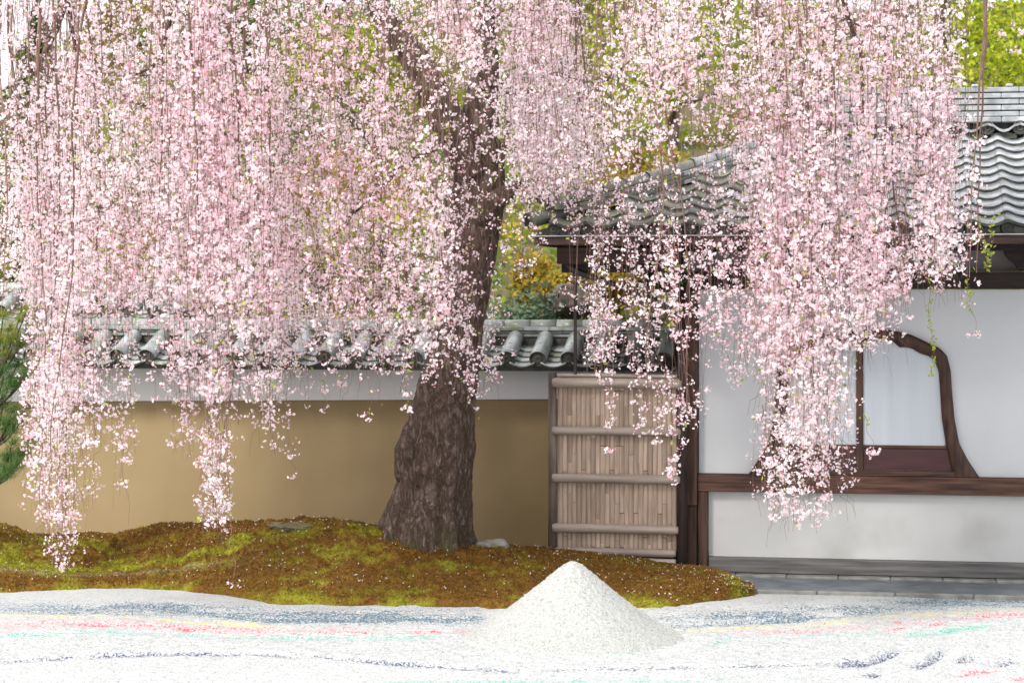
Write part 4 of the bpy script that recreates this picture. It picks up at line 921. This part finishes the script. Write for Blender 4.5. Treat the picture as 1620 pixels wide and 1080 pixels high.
G = """88879999999999979999999289999999999997411
74579999999999866696999289999999999999311
73789999999999964588999389999999999999210
67899999999998993367999567789999999999200
79889999999997995337999876556999999999300
78878999998999999346999876447999999999400
79999999999998988624999764335999999999400
89999999999998988653699455344899999499500
89999999999998988654533345344799999499500
89999999999998888742522345444799999499500
79999999999998888643511355556799999988400
59999999999998888764203555555799999735200
26976667778888887865101555466898989400000
15854447666776676653000554443698986300000
17974357755644554454000444220688942100000
09985336866422330251000022440257960000000
08754315426310000030000002450149850000000
07745315703510000000000001400148850000000
06523101801100000000000000300176630000000
05734000800000000000000000000065420000000
02811000800000000000000000000036400000000
00600000000000000000000000000000000000000""".split('\n')
G = np.array([[int(c) for c in r[:41].ljust(41, '0')] for r in G], float)/9
def dens(px, py):
    gx_ = min(max((px-20)/40, 0), 39.99); gy_ = min(max((py-20)/40, 0), 20.99); i, j = int(gy_), int(gx_); a, b_ = gy_-i, gx_-j
    return float((G[i, j]*(1-b_)+G[i, j+1]*b_)*(1-a)+(G[i+1, j]*(1-b_)+G[i+1, j+1]*b_)*a)
def proj(p):
    Z = -SY*p.x+CY*p.y; u = CY*p.x+SY*p.y; return 810+FP*u/Z, HOR-FP*(p.z-H)/Z
PINKS = np.array([(.9, .8, .84), (.94, .72, .79), (.84, .54, .63), (.97, .935, .945)])
pet_a = np.arange(5)*2*np.pi/5
NF = 0
def blossoms(nodes, parent):
    """nodes: list of (point, pinkness)"""
    global NF
    if not nodes: return
    C, pk, root = [], [], []
    for p, pinkness in nodes:
        k = random.choice([3, 4, 5, 6, 7]); o = Vector((0, 0, 0))
        for _ in range(k):
            d = Vector((random.gauss(0, 1), random.gauss(0, 1), random.gauss(-.3, .8))).normalized()
            C.append(tuple(p+o+d*random.uniform(.014, .032))); pk.append(pinkness); root.append(tuple(p))
    C = np.array(C); n = len(C); pk = np.array(pk); root = np.array(root); NF += n
    N = C-root; N /= np.linalg.norm(N, axis=1)[:, None]+1e-9; N += rng.normal(0, .45, (n, 3)); N /= np.linalg.norm(N, axis=1)[:, None]
    A = np.cross(N, rng.normal(0, 1, (n, 3))); A /= np.linalg.norm(A, axis=1)[:, None]; B = np.cross(N, A)
    bud = rng.random(n) < .10+.16*pk; r = np.where(bud, .0075, rng.uniform(.0105, .015, n)); cup = np.where(bud, 1.1, rng.uniform(.25, .75, n))
    V = np.empty((n, 23, 3)); K = np.empty((n, 23, 3))
    t = np.clip(pk+rng.normal(0, .25, n), 0, 1)[:, None]; outer_c = PINKS[3]*(1-t)+PINKS[1]*t; outer_c = np.where(bud[:, None], np.array([.90, .46, .56]), outer_c); inner_c = np.where(bud[:, None], np.array([.70, .22, .32]), outer_c*np.array([.99, .84, .90]))
    for q in range(5):
        for k, da, f, h in ((1, -.60, .80, .75), (2, 0, 1.0, 1.0), (3, .60, .80, .75)):
            an = pet_a[q]+da; V[:, q*4+k] = C+(A*math.cos(an)+B*math.sin(an))*(r*f)[:, None]+N*(r*cup*h)[:, None]; K[:, q*4+k] = outer_c*(.95+.05*(q % 2))
        V[:, q*4] = C; K[:, q*4] = inner_c
    w = np.cross(N, (0, 0, 1.))*.0011; V[:, 20] = root-w; V[:, 21] = root+w; V[:, 22] = C; K[:, 20:] = np.array([.45, .27, .20])
    base = np.arange(n)[:, None, None]*23; far = (-SY*C[:, 0]+CY*C[:, 1]).mean() > 15.6
    T = np.array([(q*4, q*4+1, q*4+3) for q in range(5)]+[(20, 21, 22)] if far else [t3 for q in range(5) for t3 in ((q*4, q*4+1, q*4+2), (q*4, q*4+2, q*4+3))]+[(20, 21, 22)])
    o = npmesh('blossoms', V.reshape(-1, 3), (base+T[None]).reshape(-1, 3), M['petal'], parent, cols=K.reshape(-1, 3)); tag(o, kind='stuff')
LEAFN = []
def hanging(px, Z, ntw=4, keep=1.0):
    top_y = -60; tp = W(px, top_y, Z); rx = Vector((CY, SY, 0)); ry = Vector((-SY, CY, 0))
    d = LP_-np.array(tp); k = int(np.argmin((d**2).sum(1)+np.where(LP_[:, 2] < tp.z, 4, 0))); at = Vector(LP_[k])
    mb = MB(); nodes = []; main = None
    pk0 = vn1(px*.006, 3)
    for w in range(ntw):
        thr = .02+.95*random.random()
        if main is None or random.random() < .25: p = W(px+random.gauss(0, 10)*(w > 0), top_y, Z); start = [at, at.lerp(p, .5)+Vector((0, 0, .12))]; spread = 0; sprz = 0
        else: p = main[int(len(main)*random.random()**1.3*.8)].copy(); start = []; spread = random.gauss(0, .17); sprz = random.gauss(0, .17)
        ph = random.random()*6; amp = random.uniform(.015, .06); dr = random.gauss(0, .04); drz = random.gauss(0, .03)
        if 930 < px < 1180: dr += .02
        pk = pk0*1.4-.41+random.gauss(0, .14); pts = [p.copy()]; t = 0; last = 0; miss = 0; seg = .05
        f1, f2, f3 = random.uniform(1.5, 3), random.uniform(9, 15), random.uniform(26, 44)
        while True:
            t += seg; g_ = 1-math.exp(-t/.16); lift = .05*abs(spread)/.17*math.exp(-(t/.12-1)**2)*.5
            q = p + rx*(spread*g_+dr*t+amp*(math.sin(t*f1+ph)-math.sin(ph))+.005*math.sin(t*f2+ph*3)) + ry*(sprz*g_+drz*t) - Vector((0, 0, t-lift)); pts.append(q)
            sx, sy = proj(q)
            if sy > 905: break
            dd = dens(sx, sy) if sy > 0 else max(dens(sx, 20), .6); de = dd**2.2
            if de > thr+random.gauss(0, .05*de+.004) and sy > -50:
                last = len(pts); miss = 0
                if math.sin(t*f3+ph*5) > (-.6 if dd > .85 else -.25) and random.random() < .93*keep:
                    m_ = pts[-2].lerp(q, random.random()); sp_ = .034
                    nodes.append((m_+rx*random.gauss(0, sp_)+ry*random.gauss(0, sp_), min(max(pk+(vn2(sx, sy)-.5)*1.5, 0), 1)))
            else:
                miss += 1
                if dd < .07 and miss > 5 or miss > 22: break
        if last < 4: continue
        pts = pts[:last+1]
        if main is None: main = pts
        r0 = random.choice([.0025, .003, .004, .0095]) if main is pts else random.choice([.0016, .0022])
        pts = pts[::2]; n_ = len(pts)
        if n_ < 3: continue
        full = start+pts; rr = [r0]*len(start)+[max(.0011, r0*(1-i/n_*.8)) for i in range(n_)]
        full = full[:2]+full[2::2]+full[-1:] if len(full) > 12 and r0 < .005 else full; rr = [r0]*len(start)+[max(.0011, r0*(1-i/len(full)*.8)) for i in range(len(full)-len(start))]
        mb.tube(full, rr, 4 if r0 > .005 else 3, cap=False)
        if random.random() < .6:
            for q in pts[::3]: LEAFN.append(q+Vector((random.gauss(0, .03), random.gauss(0, .03), 0)))
        for q in pts[3::4]:
            if random.random() < .5:
                s_ = random.choice([-1, 1]); mb.tube([q, q+rx*s_*.04+ry*random.gauss(0, .03)+Vector((0, 0, -.03)), q+rx*s_*.06-Vector((0, 0, random.uniform(.08, .2)))], [.0016, .0014, .001], 3, cap=False)
    if main is None or not mb.v: return None
    o = mb.build('hanging_branch', M['twig'], cherry); blossoms(nodes, o); return o
def vn1(x, s): return float(vnoise(np.array([[x, s*1.7, .3]]), 1.0, s)[0])
_t = np.stack(np.meshgrid(np.arange(0, 60), np.arange(0, 45), indexing='ij'), -1).reshape(-1, 2)
_vt = vnoise(np.concatenate([_t*.42, np.zeros((len(_t), 1))], 1), 1.0, 91, 2).reshape(60, 45)
def vn2(sx, sy): return float(_vt[int(min(max((sx+60)/30, 0), 59)), int(min(max((sy+60)/30, 0), 44))])
colw = np.array([G[:, min(max(int(x/40), 0), 40)].sum() for x in range(0, 1560)]); colw = colw**.55; colw /= colw.sum()
hx = np.sort(rng.choice(np.arange(1560), 258, p=colw)+rng.random(258))
cnt = 0
for i, px in enumerate(hx):
    if px < 590: Z = random.uniform(14.9, 18.4)
    elif px < 800: Z = random.uniform(15.3, 16.85)
    elif px < 935: Z = random.uniform(15.6, 16.9) if random.random() < .35 else random.uniform(17.6, 18.9)
    else: Z = random.uniform(14.9, 16.75)
    if hanging(float(px), Z, 15 if 780 < px < 935 else random.choice([5, 6, 6, 7])): cnt += 1
for px, Z in [(-40, 16), (-25, 17), (-60, 15.5), (-10, 15.2), (8, 16), (20, 17), (12, 15.5), (70, 15.8), (100, 15.5), (330, 15.5), (85, 15.6), (90, 15.9), (328, 15.8), (340, 15.7), (1060, 15.9), (1235, 15.4), (1262, 15.5), (1000, 15.8)]:
    if hanging(px, Z, 4): cnt += 1
def tip(px, y0, y1, Z, ends, drift=0, green=0):
    rx = Vector((CY, SY, 0)); a = W(px, y0, Z); n = 12; pts = [W(px+drift*(k/n)+3*math.sin(k*.9), y0+(y1-y0)*k/n, Z+.01*math.sin(k)) for k in range(n+1)]
    mb = MB(); mb.tube(pts, [.0022-.0001*k for k in range(n+1)], 4, cap=False); nodes = []
    for f, c in ends:
        q = pts[int(f*n)]
        for _ in range(c):
            e = q+rx*random.gauss(0, .028)-Vector((0, 0, random.uniform(0, .03))); mb.tube([q, e], .0009, 3, cap=False); nodes.append((e, .35))
    o = mb.build('hanging_branch', M['twig'], cherry); blossoms(nodes, o)
    for _ in range(green):
        q = random.choice(pts); LEAFN.extend([q+Vector((random.gauss(0, .012), random.gauss(0, .012), random.gauss(0, .02))) for _ in range(3)])
for a in [(362, 820, 918, 15.5, [(1, 2)], 10), (190, 690, 832, 15.6, [(.15, 4), (.3, 3), (.55, 2)], 16), (588, 560, 662, 15.6, [(.95, 3), (.5, 1)], -4, 3), (640, 575, 648, 15.5, [(.95, 3), (.6, 3)], 5, 2),
          (955, 640, 712, 15.6, [(.95, 3)], 8), (1058, 690, 752, 15.6, [(.5, 3), (.95, 4), (.75, 3)], 4), (1366, 655, 716, 15.5, [(.97, 5)], 18, 3), (1468, 430, 590, 15.8, [], 8, 26), (1530, 450, 530, 15.8, [(.95, 3), (.4, 2)], 16, 10),
          (1545, 335, 425, 15.9, [], 20, 22), (1572, 330, 400, 15.9, [], -4, 10), (460, 700, 760, 15.8, [(.3, 3), (.9, 2)], 6), (270, 690, 720, 16, [(.3, 3)], 4), (510, 600, 650, 16, [(.9, 2), (.3, 3)], 5, 4), (1310, 770, 815, 15.5, [(.4, 3), (.9, 3)], 5), (1560, -20, 60, 16, [(.9, 4), (.4, 3)], 20, 14), (1600, -20, 95, 16, [(.9, 4), (.5, 2)], 10, 16), (1620, -20, 110, 16, [(.5, 3)], 5, 12)]: tip(*a)
def spray(line, Z, wd=13, k=1.0, pk=.3):
    rx = Vector((CY, SY, 0)); L = np.array(line, float); sg = np.r_[0, np.cumsum(np.hypot(*np.diff(L, axis=0).T))]; n = max(4, int(sg[-1]/11))
    zz = [Z+.05*math.sin(i*.7) for i in range(n+1)]; pts = [W(float(np.interp(sg[-1]*i/n, sg, L[:, 0]))+random.gauss(0, 2), float(np.interp(sg[-1]*i/n, sg, L[:, 1])), zz[i]) for i in range(n+1)]
    mb = MB(); mb.tube(pts, [.0034-.0022*i/n for i in range(n+1)], 4, cap=False); nodes = []
    for i in range(1, n+1):
        for _ in range(2 if random.random() < k-1 else 1):
            if random.random() > k: continue
            e = pts[i]+rx*random.gauss(0, wd*.0043)*(1-.45*i/n)+Vector((0, random.gauss(0, .05), random.gauss(-.02, .02)))
            mb.tube([pts[i], (pts[i]+e)/2+Vector((0, 0, .006)), e], .001, 3, cap=False); nodes.append((e, min(max(pk+random.gauss(0, .15), 0), 1)))
    o = mb.build('hanging_branch', M['twig'], cherry); blossoms(nodes, o)
for a in [([(745,190),(742,260),(735,330),(722,420),(738,500),(752,560),(750,622)], 16.4, 17, 1.9), ([(712,330),(708,400),(714,470),(735,540),(775,575),(785,600)], 16.5, 12, 1.6), ([(722,-40),(728,60),(722,150),(730,250),(745,330)], 16.6, 15, 1.8),
          ([(700,400),(702,470),(692,530),(684,575),(668,596)], 16.6, 9, 1.5), ([(770,-40),(764,40),(772,110),(764,200),(770,260)], 16.5, 15, 1.5), ([(650,-40),(645,60),(652,130),(640,200),(655,280)], 16.5, 16, 1.6), ([(690,-40),(695,30),(700,100),(690,160)], 16.6, 14, 1.5),
          ([(1000,160),(1002,255),(1012,300),(1045,345)], 16.3, 11, 1.6), ([(948,250),(952,345),(962,388),(945,410)], 16.3, 9, 1.7), ([(992,300),(984,370),(1000,430),(1020,475),(1035,540),(1052,590),(1062,650),(1072,705),(1060,752)], 15.9, 13, 1.8),
          ([(1052,340),(1058,380),(1050,415),(1066,440),(1072,480),(1068,525)], 16.1, 10, 1.8), ([(1112,250),(1118,330),(1124,370),(1106,402)], 16.2, 11, 1.7), ([(1092,380),(1098,440),(1122,510),(1150,560),(1164,606)], 16.0, 11, 1.7),
          ([(968,470),(972,520),(955,560),(950,592),(968,622),(962,668)], 16.0, 9, 1.8), ([(1005,520),(1000,565),(1025,600),(1050,612),(1088,636)], 15.9, 9, 1.8), ([(1010,590),(1020,640),(1012,680)], 15.9, 9, 1.7), ([(1040,600),(1048,650),(1040,690)], 15.8, 12, 1.9),
          ([(905,260),(912,330),(930,372)], 16.4, 9, 1.4), ([(875,200),(868,290),(872,350)], 16.6, 12, 1.5), ([(840,100),(846,200),(832,290),(842,360),(850,400)], 17.2, 16, 1.6), ([(1030,200),(1036,260),(1060,300)], 16.3, 12, 1.4),
          ([(1140,420),(1150,480),(1160,520)], 16.0, 12, 1.6), ([(965,180),(958,260),(970,310)], 16.4, 11, 1.4), ([(1205,640),(1215,720),(1232,780),(1230,812)], 15.5, 10, 1.7), ([(1290,700),(1275,770),(1268,822)], 15.5, 10, 1.7)]: spray(*a)
# young leaves
C = np.array([tuple(v) for v in LEAFN]); n = len(C); cl_ = np.array([.34, .42, .06])*rng.uniform(.7, 1.3, (n, 1))
tag(leafy(C, .016, cl_, 'young_leaves', M['leaf'], cherry), kind='stuff')
print('DBG hanging', cnt, 'florets', NF, 'tris', sum(len(o.data.polygons)*(2 if len(o.data.polygons) and o.data.polygons[0].loop_total == 4 else 1) for o in bpy.data.objects if o.type == 'MESH'))
